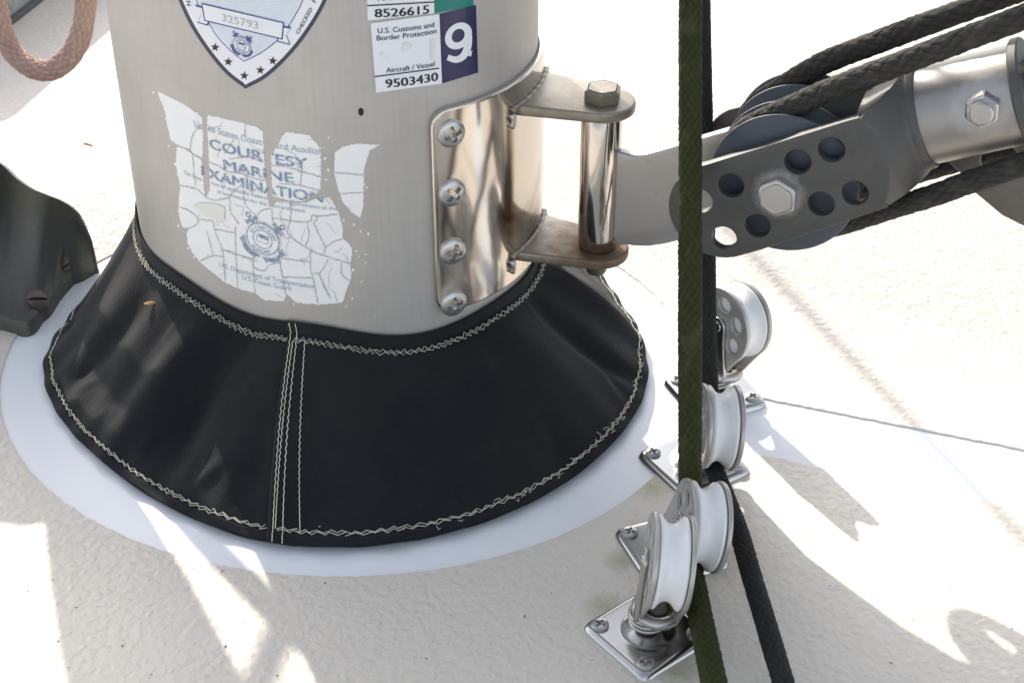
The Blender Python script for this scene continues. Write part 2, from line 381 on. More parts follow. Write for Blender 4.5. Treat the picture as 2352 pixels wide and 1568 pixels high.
def screw_mesh(r, dome, kind='cross', n=40, rings=20, skirt=.0006):
    """domed screw head with a real recess"""
    def hgt(x, y):
        q = math.hypot(x, y)/r; z = dome*math.sqrt(max(0, 1-(q*.93)**2))
        if kind == 'cross':
            k = max(0, 1-q/.55)
            inside = (abs(x) < .155*r and abs(y) < .6*r) or (abs(y) < .155*r and abs(x) < .6*r)
            if inside: z -= .5*r*min(1, .55+k)
        elif abs(y) < .10*r: z = min(z, dome*.9)-.22*r
        return z
    m = 2*rings; v = []; f = []; g = {}
    for i in range(m+1):
        for j in range(m+1):
            x, y = (2*i/m-1), (2*j/m-1)
            xx = x*math.sqrt(1-y*y/2)*r; yy = y*math.sqrt(1-x*x/2)*r
            g[i, j] = len(v); v.append((xx, yy, hgt(xx, yy)))
    for i in range(m):
        for j in range(m): f.append((g[i, j], g[i+1, j], g[i+1, j+1], g[i, j+1]))
    b = len(v); ring = [g[i, 0] for i in range(m)]+[g[m, j] for j in range(m)]+[g[m-i, m] for i in range(m)]+[g[0, m-j] for j in range(m)]
    for q in ring: v.append((v[q][0], v[q][1], -skirt))
    for k in range(len(ring)):
        k2 = (k+1) % len(ring); f.append((ring[k2], ring[k], b+k, b+k2))
    return sharp(me_from(v, f), 40)
def hexhead(r, h, ch=.12):
    prof = []
    v = []; f = []
    for z, rr in ((0, r), (h*(1-ch), r), (h, r*.86)):
        for i in range(6): t = R(60*i); v.append((rr*math.cos(t), rr*math.sin(t), z))
    v += [(r*.8*math.cos(R(60*i)), r*.8*math.sin(R(60*i)), h*1.0) for i in range(6)]
    for l in range(3):
        for i in range(6): a, b = l*6+i, l*6+(i+1) % 6; f.append((a, b, b+6, a+6))
    f.append(tuple(range(18, 24))); f.append(tuple(range(5, -1, -1)))
    me = me_from(v, f, False)
    bm = bmesh.new(); bm.from_mesh(me); bmesh.ops.bevel(bm, geom=[e for e in bm.edges], offset=r*.05, segments=2, affect='EDGES'); bm.to_mesh(me); bm.free()
    return sharp(me, 30)

# ------------------------------------------------------------------ the mast's section
MC = np.array([-.0982, .0155]); MA, MBB, MAL, MN = .1135, .0925, -.4154, 2.1448
_t = np.linspace(0, 2*np.pi, 1441)[:-1]
_c, _s = np.cos(_t), np.sin(_t)
_a = MA*np.sign(_c)*abs(_c)**(2/MN); _b = MBB*np.sign(_s)*abs(_s)**(2/MN)
SEC = MC+_a[:, None]*np.array([math.cos(MAL), math.sin(MAL)])+_b[:, None]*np.array([-math.sin(MAL), math.cos(MAL)])
k0 = np.argmin(SEC[:, 1]); SEC = np.roll(SEC, -k0, axis=0)          # s = 0 on the side nearest the viewer, s grows to the right
SECL = np.linalg.norm(np.roll(SEC, -1, axis=0)-SEC, axis=1); PER = SECL.sum()
SECS = np.r_[0, np.cumsum(SECL)]; SECC = np.vstack([SEC, SEC[:1]])
SECA = np.unwrap(np.arctan2(SEC[:, 1]-MC[1], SEC[:, 0]-MC[0]))
SECR = np.hypot(SEC[:, 0]-MC[0], SEC[:, 1]-MC[1])
def mast_xy(s):
    s = np.asarray(s) % PER
    return np.stack([np.interp(s, SECS, SECC[:, 0]), np.interp(s, SECS, SECC[:, 1])], -1)
def mast_n(s):
    d = mast_xy(np.asarray(s)+.0008)-mast_xy(np.asarray(s)-.0008); d = d/np.linalg.norm(d, axis=-1, keepdims=True)
    return np.stack([d[..., 1], -d[..., 0]], -1)
def mast_pt(s, z, off=0.):
    q = mast_xy(s)+mast_n(s)*np.asarray(off)[..., None]
    return np.concatenate([q, np.asarray(z)[..., None]*np.ones(q.shape[:-1]+(1,))], -1)
def pix_mast(px, py, off=0.):
    """where a sight line first meets the mast: (s, z), s signed about the near side"""
    d = ray(px, py); o = C[:2]; P1 = SEC; P2 = np.roll(SEC, -1, axis=0)
    e = P2-P1; den = d[0]*e[:, 1]-d[1]*e[:, 0]
    t = ((P1[:, 0]-o[0])*e[:, 1]-(P1[:, 1]-o[1])*e[:, 0])/den
    w = ((P1[:, 0]-o[0])*d[1]-(P1[:, 1]-o[1])*d[0])/den
    ok = (w >= 0) & (w < 1) & (t > 0)
    if not ok.any():
        q = np.argmin(abs((SEC[:, 0]-o[0])*d[1]-(SEC[:, 1]-o[1])*d[0])+1e3*(SEC[:, 1] > MC[1]+.05)); s = SECS[q]; t0 = np.linalg.norm(SEC[q]-o)/np.linalg.norm(d[:2])
    else:
        i = np.where(ok)[0][np.argmin(t[ok])]; s = SECS[i]+w[i]*SECL[i]; t0 = t[i]
    if s > PER/2: s -= PER
    return s, C[2]+d[2]*t0
def wrap(me, off=0., step=.004, recess=None):
    """bend a flat (s, z) mesh round the mast; its own Z becomes height above the surface"""
    bm = bmesh.new(); bm.from_mesh(me)
    xs = [v.co.x for v in bm.verts]
    if xs:
        k = math.floor(min(xs)/step)+1
        while k*step < max(xs):
            bmesh.ops.bisect_plane(bm, geom=bm.verts[:]+bm.edges[:]+bm.faces[:], dist=1e-7, plane_co=(k*step, 0, 0), plane_no=(1, 0, 0)); k += 1
    vs = bm.verts[:]
    if vs:
        q = np.array([v.co for v in vs]); p = mast_pt(q[:, 0], q[:, 1], off+q[:, 2])
        for v, c in zip(vs, p): v.co = c
    bm.to_mesh(me); bm.free(); me.update(); return me
def px_loop(lp, step=8, rag=0., seed=0, sc=1., ox=0., oy=0.):
    rng = np.random.default_rng(seed)
    q = dens([(ox+sc*a, oy+sc*b) for a, b in lp], step)
    return [pix_mast(a+rng.normal(0, rag), b+rng.normal(0, rag)) for a, b in q]

# ------------------------------------------------------------------ setting: deck, non-skid, water
AFT = R(-18.5); EA = np.array([math.cos(AFT), math.sin(AFT)]); ET = np.array([-math.sin(AFT), math.cos(AFT)])
struct('water', me_from([(-1500, -1500, -1.3), (1500, -1500, -1.3), (1500, 1500, -1.3), (-1500, 1500, -1.3)], [(0, 1, 2, 3)]), 'water')
def slab(xs, ys, z0, z1):
    v = [(*(MC+EA*x+ET*y), z) for z in (z0, z1) for x, y in ((xs[0], ys[0]), (xs[1], ys[0]), (xs[1], ys[1]), (xs[0], ys[1]))]
    return me_from(v, [(3, 2, 1, 0), (4, 5, 6, 7), (0, 1, 5, 4), (1, 2, 6, 5), (2, 3, 7, 6), (3, 0, 4, 7)], False)
struct('deck', slab((-3.2, 3.6), (-1.7, 1.7), -1.5, 0.), 'gelcoat')
RC = np.array([-.0926, -.0170])                         # centre of the smooth ring round the boot
def ring_pt(t, g=0): return RC+EA*(.1985+g)*math.cos(t)+ET*(.181+g)*math.sin(t)
def line_pt(px, py): return onz(px, py)[:2]
def side_of(p0, p1, x):                                    # y on the line at fore-aft distance x, in the deck's frame
    a = ((p0-RC) @ EA, (p0-RC) @ ET); b = ((p1-RC) @ EA, (p1-RC) @ ET)
    return a[1]+(b[1]-a[1])*(x-a[0])/(b[0]-a[0])
uy = lambda x: side_of(line_pt(1757, 918), line_pt(2352, 1035), x)
ly = lambda x: side_of(line_pt(1745, 1046), line_pt(2352, 1173), x)
def panel(sign):
    f = uy if sign > 0 else ly
    pts = []
    # right-hand edge of the strip, in to the ring, round it, out along the strip on the other side
    xs = np.arange(1.5, .13, -.003); ring = []
    for t in np.linspace(0, math.pi, 260):
        p = ring_pt(t if sign > 0 else -t)-RC; ring.append((p @ EA, p @ ET))
    xr = .195
    for x in xs:
        if x > xr: pts.append((x, f(x)))
    y0 = f(xr)
    for q in ring:
        if (sign > 0 and q[1] > y0 and q[1] > uy(0)*0+.0) or (sign < 0 and q[1] < -.0 and (q[0] < 0 or q[1] < y0)):
            if q[0] > 0 and ((sign > 0 and q[1] < y0) or (sign < 0 and q[1] > y0)): continue
            pts.append(q)
    yl = pts[-1][1]
    for x in np.arange(-.205, -1.5, -.003): pts.append((x, yl*.9+0*x))
    ph = RNG.random(4)*6
    out = []
    for i, (x, y) in enumerate(pts):
        w = .0002*math.sin(i*.9+ph[0])+.0002*math.sin(i*2.3+ph[1])+RNG.normal(0, .00014)
        out.append((x, y+sign*w))
    out = [(1.5, sign*1.2)]+[(1.5, pts[0][1])]+out+[(-1.5, out[-1][1]), (-1.5, sign*1.2)]
    me = fill2d([[(RC+EA*x+ET*y) for x, y in out]], .0010, .0003, 1)
    me.transform(Matrix.Translation((0, 0, .0004)))
    return sharp(me, 50)
struct('nonskid_deck_panel', panel(1), 'nonskid')
struct('nonskid_deck_panel', panel(-1), 'nonskid')
ZD = .0009                                                # top of the non-skid

# ------------------------------------------------------------------ mast
mast = thing('mast', 'grey weathered aluminium mast covered in peeling vessel decals, rising from black boot', 'mast', (MC[0], MC[1], 0))
def ring_mesh(off, zs, n=288):
    s = np.arange(n)/n*PER; v = []; f = []
    for z in zs: v += list(mast_pt(s, np.full(n, z), off))
    for k in range(len(zs)-1):
        for i in range(n): j = (i+1) % n; f.append((k*n+i, k*n+j, (k+1)*n+j, (k+1)*n+i))
    return v, f
v, f = ring_mesh(0., np.r_[.002, np.linspace(.03, .5, 12), np.linspace(.7, 3.2, 14)])
tubeo = put('tube', me_from(v, f), 'alu', mast)
# small drilled hole, its inner shade painted as a flat dark disc, and a rivet speck
s, z = pix_mast(829, 257)
put('drill_hole', wrap(fill2d([circ(s, z, .0013, 16, .0021)], 0), .00015), 'dark', mast)
for (px, py, r) in ((318, 180, .0016), (372, 102, .0012), (860, 726, .002), (845, 716, .0012), (1012, 640, .0014), (905, 600, .001), (960, 560, .0012), (880, 500, .0009), (940, 690, .0016)):
    s, z = pix_mast(px, py); r *= .5; lp = [(s+r*(.7+.5*RNG.random())*math.cos(a), z+r*(.7+.5*RNG.random())*math.sin(a)) for a in np.linspace(0, 6.28, 12)[:-1]]
    put('corrosion_spot', wrap(fill2d([lp], 0), .00006), 'silver', mast)

# ---- decals
def decal(loops, m, parent, off, name, step=.004, sz=False):
    lps = loops if sz else [px_loop(l) for l in loops]
    return put(name, sharp(wrap(fill2d(lps, 0), off, step), 180), m, parent)
def place_text(body, p0, p1, cap, m, parent, off, bold=0., clip=None, name='lettering', sc=1., ox=0, oy=0, drop=None, seed=0):
    q0 = (ox+sc*p0[0], oy+sc*p0[1]); q1 = (ox+sc*p1[0], oy+sc*p1[1])
    a = np.array(pix_mast(*q0)); b = np.array(pix_mast(*q1))
    me = text_mesh(body, bold)
    vs = np.array([v.co for v in me.vertices]); x0, x1 = vs[:, 0].min(), vs[:, 0].max(); 
    d = (b-a); L = np.linalg.norm(d); d /= L; nn = np.array([-d[1], d[0]])
    ax = (q1[0]-q0[0], q1[1]-q0[1]); al = math.hypot(*ax); pn = (ax[1]/al, -ax[0]/al)
    t = np.array(pix_mast(q0[0]+pn[0]*cap*sc, q0[1]+pn[1]*cap*sc))
    hh = np.linalg.norm(t-a); sy = hh/.70
    for v in me.vertices:
        p = a+d*((v.co.x-x0)/(x1-x0)*L)+nn*(v.co.y*sy); v.co = (p[0], p[1], v.co.z)
    if clip is not None: cut_to(me, clip)
    if len(me.polygons) == 0: return None
    return put(name, wrap(me, off), m, parent)
def inside(p, poly):
    x, y = p; c = False; n = len(poly)
    for i in range(n):
        (x1, y1), (x2, y2) = poly[i], poly[i-1]
        if (y1 > y) != (y2 > y) and x < (x2-x1)*(y-y1)/(y2-y1)+x1: c = not c
    return c
def cut_to(me, polys, step=.0012):
    bm = bmesh.new(); bm.from_mesh(me)
    for ax in (0, 1):
        c = [v.co[ax] for v in bm.verts]; k = math.floor(min(c)/step)+1; no = [0, 0, 0]; no[ax] = 1
        while k*step < max(c):
            co = [0, 0, 0]; co[ax] = k*step
            bmesh.ops.bisect_plane(bm, geom=bm.verts[:]+bm.edges[:]+bm.faces[:], dist=1e-8, plane_co=co, plane_no=no); k += 1
    kill = [f for f in bm.faces if not any(inside(f.calc_center_median()[:2], p) for p in polys)]
    bmesh.ops.delete(bm, geom=kill, context='FACES'); bm.to_mesh(me); bm.free()

def strip2(pts, w):
    """thin flat line in the (s, z) sheet"""
    P = np.array(pts, float); v = []; f = []
    T = np.gradient(P, axis=0); T /= np.linalg.norm(T, axis=1)[:, None]+1e-12; N = np.stack([-T[:, 1], T[:, 0]], -1)
    ww = np.broadcast_to(w, len(P))
    for p, n, q in zip(P, N, ww): v += [(*(p+n*q/2), 0), (*(p-n*q/2), 0)]
    for i in range(len(P)-1): f.append((2*i, 2*i+1, 2*i+3, 2*i+2))
    return me_from(v, f)

def emblem(cx, cy, rpx, m, wm, parent, off, top, bottom, sc=1., ox=0, oy=0, rot=0.2):
    """round badge over two crossed anchors"""
    c = np.array(pix_mast(ox+sc*cx, oy+sc*cy)); e = np.array(pix_mast(ox+sc*cx, oy+sc*(cy-rpx))); r = abs(e[1]-c[1])
    rr = -rot; ca, sa = math.cos(rr), math.sin(rr)
    tr = lambda x, y: (c[0]+r*(ca*x-sa*y), c[1]+r*(sa*x+ca*y))
    parts = []
    for sg in (-1, 1):
        dx, dy = sg*.66, .75                                            # shank runs up and out
        px_, py_ = -dy, dx
        def L(a, b): return (sg*0+dx*a+px_*b, dy*a+py_*b)
        parts.append([L(.9, .10), L(1.42, .10), L(1.42, -.10), L(.9, -.10)])                # shank
        parts.append([L(1.12, .42), L(1.34, .42), L(1.34, -.42), L(1.12, -.42)])            # stock
        # crown and flukes on the far side of the badge
        arc = [L(-1.08+.16*math.cos(t)*0-.42*math.cos(t), .62*math.sin(t)) for t in np.linspace(-1.25, 1.25, 13)]
        arc2 = [L(-1.02-.20*math.cos(t), .52*math.sin(t)) for t in np.linspace(1.25, -1.25, 13)]
        parts.append(arc+arc2)
        for q in (-1, 1): parts.append([L(-.92, .74*q), L(-1.38, .66*q), L(-1.12, .36*q)])
    o = put('emblem', join([wrap(fill2d([[tr(*p) for p in lp]], 0), off+.00004*i, .003) for i, lp in enumerate(parts)]), m, parent)
    rings = [fill2d([[tr(*p) for p in circ((-.66 if sg < 0 else .66)*1.56, .75*1.56, .17, 20)], [tr(*p) for p in circ((-.66 if sg < 0 else .66)*1.56, .75*1.56, .09, 20)]], 0) for sg in (-1, 1)]
    put('anchor_ring', join([wrap(x, off, .003) for x in rings]), m, o)
    put('badge_ground', wrap(fill2d([[tr(*p) for p in circ(0, 0, 1.02, 48)]], 0), off+.0005, .003), wm, o)
    lines = [fill2d([[tr(*p) for p in circ(0, 0, 1.0, 48)], [tr(*p) for p in circ(0, 0, .94, 48)]], 0),
             fill2d([[tr(*p) for p in circ(0, 0, .60, 40)], [tr(*p) for p in circ(0, 0, .54, 40)]], 0),
             fill2d([[tr(*p) for p in ((-.36, .04), (.36, .04), (.36, .3), (-.36, .3))]], 0),
             strip2([tr(-.36, .04), tr(-.36, -.2)], r*.03), strip2([tr(.36, .04), tr(.36, -.2)], r*.03), strip2([tr(-.36, -.2), tr(.36, -.2)], r*.03)]
    put('badge_lines', join([wrap(x, off+.0006, .003) for x in lines]), m, o)
    ts = []
    for body, a0, a1, flip in ((top, 165, 15, 1), (bottom, 225, 315, -1)):
        me = text_mesh(body, .01); vs = [v.co.x for v in me.vertices]; x0, x1 = min(vs), max(vs)
        for v in me.vertices:
            a = R(a0+(a1-a0)*(v.co.x-x0)/(x1-x0)); q = (.66 if flip > 0 else .88)+flip*v.co.y*.28
            p = tr(q*math.cos(a), q*math.sin(a)); v.co = (p[0], p[1], 0)
        ts.append(wrap(me, off+.0006))
    put('badge_lettering', join(ts), m, o)
    return o

# -- shield decal at the top (crop scale .3344, offset 363,0)
K = dict(sc=.3344, ox=363., oy=0.)
kp = lambda l: [(363+.3344*a, .3344*b) for a, b in l]
outL = [(110, -640), (60, -400), (70, -200), (140, 0), (230, 190), (350, 370), (470, 510), (600, 610)]
outR = [(720, 550), (830, 460), (960, 320), (1080, 150), (1160, 0), (1225, -180), (1240, -400), (1200, -640)]
def inset(lp, d):
    P = np.array(lp, float); c = np.array([620., -100.]); n = len(P); out = []
    for i in range(n):
        t = P[(i+1) % n]-P[i-1]; t /= np.linalg.norm(t); nn = np.array([t[1], -t[0]])
        if nn @ (c-P[i]) < 0: nn = -nn
        out.append(tuple(P[i]+nn*d))
    return out
shield_out = [tuple(p) for p in smooth_path(outL, 40)]+[tuple(p) for p in smooth_path([(600, 610)]+outR, 40)][1:]
sh = decal([kp(shield_out)], 'ink', mast, .0001, 'shield_decal')
sh['label'] = 'shield-shaped white decal with dark blue border'
inn = inset(shield_out, 27)
decal([kp(inn)], 'vinyl', sh, .0002, 'white_band')
iL = [(200, -300), (225, -140), (262, 0), (300, 90), (350, 160), (400, 245), (500, 352), (592, 424)]
iR = [(700, 372), (820, 282), (900, 182), (960, 82), (1000, 0), (1040, -140), (1060, -300)]
inner = [tuple(p) for p in smooth_path(iL, 40)]+[tuple(p) for p in smooth_path([(592, 424)]+iR, 40)][1:]
decal([kp(inner)], 'blue', sh, .0003, 'inner_border')
decal([kp(inset(inner, 7))], 'vinyl', sh, .0004, 'inner_field')
inpoly = [px_loop(kp(inset(inner, 12)), 6)]
wv = []
for k in range(44):
    y0 = -260+k*16
    P = [pix_mast(363+.3344*x, .3344*(y0+.2*x+7*math.sin(x*.045+k*.35))) for x in range(200, 1060, 14)]
    wv.append(strip2(P, .0007))
w = join(wv); cut_to(w, inpoly, .002); put('wave_pattern', wrap(w, .0005), 'pale', sh)
rib = [(305, 18), (870, 152), (860, 270), (325, 142)]
tails = [[(258, 30), (306, 40), (325, 142), (356, 155), (348, 176), (275, 155), (300, 100)], [(866, 175), (918, 185), (882, 238), (912, 308), (823, 286), (820, 262), (860, 270)]]
for q in tails:
    t_ = decal([kp(q)], 'blue', sh, .0006, 'ribbon_tail')
    cc = np.mean(q, axis=0); decal([kp([tuple(cc+(np.array(p)-cc)*.84) for p in q])], 'vinyl', t_, .0007, 'ribbon_tail_face') if False else None
    put('ribbon_tail_face', wrap(fill2d([px_loop(kp([tuple(cc+(np.array(p)-cc)*.82) for p in q]), 6)], 0), .0007), 'vinyl', sh)
decal([kp(rib)], 'blue', sh, .0008, 'ribbon_border')
cc = np.mean(rib, axis=0); decal([kp([(313, 28), (861, 157), (852, 259), (332, 134)])], 'vinyl', sh, .0009, 'ribbon')
place_text('325793', (447, 140), (695, 196), 48, 'silver', sh, .001, .012, name='number', **K)
place_text('CHECKED', (968, 238), (1064, 62), 26, 'black', sh, .0004, .012, name='border_lettering', **K)
place_text('FOR', (1080, 20), (1125, -70), 26, 'black', sh, .0004, .012, name='border_lettering', **K)
place_text('N', (194, 8), (203, 40), 28, 'black', sh, .0004, .012, name='border_lettering', **K)
emblem(580, 305, 58, 'blue', 'vinyl', sh, .0006, 'U.S. COAST GUARD', '1790', rot=.16, **K)
for (x, y) in ((395, 325), (485, 425), (595, 520), (705, 482), (790, 418)):
    pts = [(x+(32 if i % 2 == 0 else 13)*math.sin(i*math.pi/5+.1), y-(32 if i % 2 == 0 else 13)*math.cos(i*math.pi/5+.1)) for i in range(10)]
    put('star', wrap(fill2d([px_loop(kp(pts), 6)], 0), .0004), 'black', sh)

# -- customs decals
def customs(name, white, side, sidemat, off, lab):
    o = decal([kp(white)], 'vinyl', mast, off, name); o['label'] = lab
    put('colour_panel', wrap(fill2d([px_loop(kp(side))], 0), off+.00005), sidemat, o)
    return o
cu1 = customs('customs_decal', [(1425, -390), (1890, -440), (1897, 92), (1440, 142)], [(1890, -440), (2150, -500), (2166, 42), (1897, 93)], 'teal', .0001, 'white customs decal with teal panel, cut off above')
place_text('8526615', (1487, 120), (1862, 92), 58, 'black', cu1, .0003, .024, name='number', **K)
put('rule_line', wrap(strip2([pix_mast(363+.3344*x, .3344*(40-.055*(x-1437))) for x in range(1437, 1898, 20)], .0006), .0003), 'black', cu1)
place_text('Aircraft / Vessel', (1508, 8), (1850, -30), 30, 'ink', cu1, .0003, .012, name='lettering', **K)
cu2 = customs('customs_decal', [(1460, 160), (1930, 97), (1948, 573), (1497, 636)], [(1930, 97), (2180, 35), (2195, 498), (1948, 573)], 'navy', .0004, 'white customs decal with navy panel and large white 9')
place_text('U.S. Customs and', (1508, 228), (1895, 184), 36, 'ink', cu2, .0006, .014, name='lettering', **K)
place_text('Border Protection', (1502, 278), (1910, 227), 36, 'ink', cu2, .0006, .014, name='lettering', **K)
place_text('Aircraft / Vessel', (1565, 498), (1897, 452), 34, 'ink', cu2, .0006, .014, name='lettering', **K)
place_text('9503430', (1562, 602), (1922, 550), 58, 'black', cu2, .0006, .024, name='number', **K)
put('rule_line', wrap(strip2([pix_mast(363+.3344*x, .3344*(525-.131*(x-1487))) for x in range(1487, 1945, 20)], .0006), .0006), 'black', cu2)
ell = lambda cx, cy, rx, ry: [(cx+rx*math.cos(t), cy+ry*math.sin(t)-.22*rx*math.cos(t)) for t in np.linspace(0, 2*math.pi, 41)[:-1]]
n9 = fill2d([px_loop(kp(ell(2058, 245, 92, 90)), 3), px_loop(kp(ell(2056, 243, 44, 46)), 3)], 0)
tl = smooth_path([(2126, 228, 40), (2128, 262, 46), (2118, 330, 50), (2088, 385, 48), (2040, 408, 44), (1984, 392, 40)], 6)
Tn = np.gradient(tl[:, :2], axis=0); Tn /= np.linalg.norm(Tn, axis=1)[:, None]; Nn_ = np.stack([-Tn[:, 1], Tn[:, 0]], -1)
t9 = fill2d([px_loop(kp([tuple(p[:2]+q*p[2]/2) for p, q in zip(tl, Nn_)]+[tuple(p[:2]-q*p[2]/2) for p, q in reversed(list(zip(tl, Nn_)))]), 3)], 0)
put('numeral', join([wrap(n9, .0007), wrap(t9, .00074)]), 'vinyl', cu2)
for i, q in enumerate(([(1680, 300), (1720, 285), (1735, 310), (1760, 290), (1700, 345), (1680, 350)], [(1870, 270), (1900, 260), (1895, 330), (1880, 420), (1868, 400)], [(1510, 370), (1560, 355), (1540, 380)], [(2120, 330), (2155, 345), (2140, 385), (2120, 380)])):
    put('scuff', wrap(fill2d([px_loop(kp(q), 3, .8, i)], 0), .0008), 'glue', cu2)

# -- the cracked courtesy decal (crop scale .36655, offset 332.7,181.5)
Q = dict(sc=.36655, ox=332.7, oy=181.5)
FR = [
 [(80, 78), (180, 125), (250, 160), (330, 215), (360, 245), (368, 310), (362, 495), (300, 462), (285, 438), (215, 418), (165, 385), (140, 290), (130, 215), (100, 130)],
 [(200, 425), (245, 435), (295, 470), (358, 508), (372, 690), (378, 728), (330, 684), (220, 662), (205, 600), (195, 530)],
 [(395, 225), (490, 248), (600, 272), (700, 300), (740, 330), (745, 440), (752, 560), (768, 700), (776, 780), (800, 806), (822, 768), (900, 765), (960, 776), (1010, 775), (1080, 745), (1160, 742), (1190, 790), (1215, 835), (1240, 930), (1240, 1000), (1270, 1020), (1300, 1060), (1290, 1160), (1295, 1240), (1260, 1330), (1240, 1400), (1090, 1412), (950, 1400), (890, 1345), (870, 1390), (750, 1385), (690, 1340), (580, 1310), (490, 1265), (350, 1150), (300, 1090), (270, 1030), (262, 970), (275, 942), (240, 930), (218, 880), (211, 800), (222, 670), (330, 692), (382, 745), (408, 694), (402, 500), (398, 400), (390, 290)],
 [(885, 333), (1030, 350), (1060, 385), (1100, 430), (1105, 600), (1100, 700), (1060, 730), (980, 768), (880, 755), (802, 735), (795, 640), (790, 480), (830, 420), (860, 360)],
 [(1325, 405), (1470, 412), (1410, 450), (1385, 520), (1372, 585), (1368, 800), (1350, 870), (1290, 830), (1240, 770), (1215, 700), (1185, 590), (1190, 460), (1240, 425)]]
court = None; clip = []
for i, q in enumerate(FR):
    lp = px_loop(q, 1.8, .75, 10+i, **Q)
    if i == 0: court = thing('x', '', '', (0, 0, 0)); 
    clip.append(lp)
bpy.data.objects.remove(court)
court = put('courtesy_decal', wrap(fill2d([clip[2]], 0), .0001), 'oldvinyl', mast)
court['label'] = 'cracked and peeling white courtesy examination decal'
for i in (0, 1, 3, 4): put('decal_fragment', wrap(fill2d([clip[i]], 0), .0001), 'oldvinyl', court)
fl = [(55, 85), (152, 420), (190, 535), (1120, 430), (1125, 500), (1135, 495), (1150, 370), (1150, 570), (1135, 630), (1245, 885), (1310, 912), (1400, 970), (1355, 955), (1325, 1080), (1340, 1110), (1385, 1100), (1383, 1150), (1305, 1195), (1357, 1270), (1390, 680), (1375, 660), (1300, 1375), (1260, 1425), (210, 920), (275, 1060), (310, 1115), (935, 1408)]
for i, (x, y) in enumerate(fl):
    a = 6+5*RNG.random(); b = 8+14*RNG.random()
    lp = px_loop([(x+a*.6*math.cos(t), y+b*.6*math.sin(t)) for t in np.linspace(0, 6.28, 9)[:-1]], 3, .5, 60+i, **Q)
    put('decal_fleck', wrap(fill2d([lp], 0), .0001), 'oldvinyl', court)
CR = [[(630, 275), (632, 370)], [(400, 520), (470, 545), (520, 580), (600, 590), (680, 620), (770, 640)], [(215, 800), (280, 825), (340, 885), (290, 930), (240, 935)], [(345, 880), (425, 890), (440, 950), (490, 1080), (505, 1260)],
      [(570, 920), (572, 1080), (585, 1310)], [(685, 1000), (682, 1180), (690, 1335)], [(800, 810), (800, 870), (830, 980), (850, 1150), (885, 1345)], [(920, 765), (915, 880), (900, 970), (1040, 1070), (1110, 1100), (1285, 1155)], [(1040, 1070), (1040, 1180), (1055, 1240), (1085, 1405)],
      [(1060, 900), (1130, 1055), (1110, 1100)], [(1130, 1055), (1180, 1020), (1245, 1000)], [(440, 940), (570, 965)], [(480, 1065), (680, 1130)], [(350, 1140), (420, 1110), (490, 1108)], [(685, 1180), (745, 1200), (790, 1160), (850, 1150)], [(860, 1120), (1035, 1145)],
      [(870, 1238), (1050, 1245)], [(1055, 1215), (1100, 1210), (1150, 1130)], [(1230, 1150), (1235, 1220), (1285, 1265)], [(620, 690), (630, 780), (700, 860)], [(710, 910), (700, 870), (740, 820), (790, 812)], [(800, 870), (1020, 895), (1050, 850), (1080, 870), (1060, 900)], [(1080, 860), (1215, 845)],
      [(362, 310), (320, 320), (295, 380), (288, 440)], [(300, 470), (320, 668)], [(985, 550), (975, 665)], [(790, 540), (870, 545), (985, 580), (1105, 610)], [(840, 655), (970, 665), (1100, 700)], [(1187, 585), (1368, 600)], [(1217, 720), (1368, 708)], [(530, 745), (560, 700), (620, 650)], [(390, 950), (430, 1105)], [(1090, 1215), (1160, 1370)], [(1020, 900), (1030, 980), (1010, 1040)], [(380, 742), (450, 760), (528, 748), (540, 830), (590, 905)], [(500, 470), (560, 380)], [(530, 500), (660, 490), (740, 520)], [(640, 600), (660, 700), (700, 690)]]
cm = []
for i, c in enumerate(CR):
    P = smooth_path([(332.7+.36655*a, 181.5+.36655*b) for a, b in c], 4); rg = np.random.default_rng(i)
    S = [pix_mast(a+rg.normal(0, .5), b+rg.normal(0, .5)) for a, b in P]
    cm.append(strip2(S, .00022+.00035*rg.random(len(S))))
rg = np.random.default_rng(99)
for k in range(46):                                        # finer hairline crazing
    a0, b0 = rg.uniform(230, 1280), rg.uniform(260, 1380); t_ = rg.uniform(0, 6.28); P = [(a0, b0)]
    for q in range(rg.integers(4, 11)): t_ += rg.normal(0, .45); P.append((P[-1][0]+14*math.cos(t_), P[-1][1]+14*math.sin(t_)))
    cm.append(strip2([pix_mast(332.7+.36655*a, 181.5+.36655*b) for a, b in P], .00016+.00012*rg.random(len(P))))
cm = join(cm); cut_to(cm, clip, .003); put('cracks', wrap(cm, .0005), 'crackm', court)
put('patch', wrap(fill2d([px_loop([(305, 790), (345, 772), (440, 778), (500, 800), (505, 885), (470, 890), (380, 850)], 3, .5, 5, **Q)], 0), .0006), 'glue', court)
for body, p0, p1, cap, mm, bo in (('United States Coast Guard Auxiliary', (312, 297), (1135, 476), 36, 'fade2', .0), ('COURTESY', (408, 432), (1022, 560), 56, 'fade', .018), ('MARINE', (497, 562), (935, 650), 55, 'fade', .018), ('EXAMINATION', (358, 603), (1118, 772), 55, 'fade', .018),
        ('This boat has met all applicable Federal safety requirements at the time', (245, 592), (1290, 828), 20, 'fade2', .0), ('of examination for the years indicated.', (455, 712), (1010, 836), 20, 'fade2', .0),
        ('U.S. Department of Transportation', (470, 1172), (1068, 1312), 26, 'fade2', .0), ('U.S. Coast Guard', (612, 1252), (918, 1326), 26, 'fade2', .0)):
    place_text(body, p0, p1, cap, mm, court, .0004, bo, clip=clip, name='lettering', **Q)
emblem(742, 1000, 98, 'fade', 'oldvinyl', court, .0003, 'U.S. COAST GUARD', 'AUXILIARY', rot=.2, **Q)

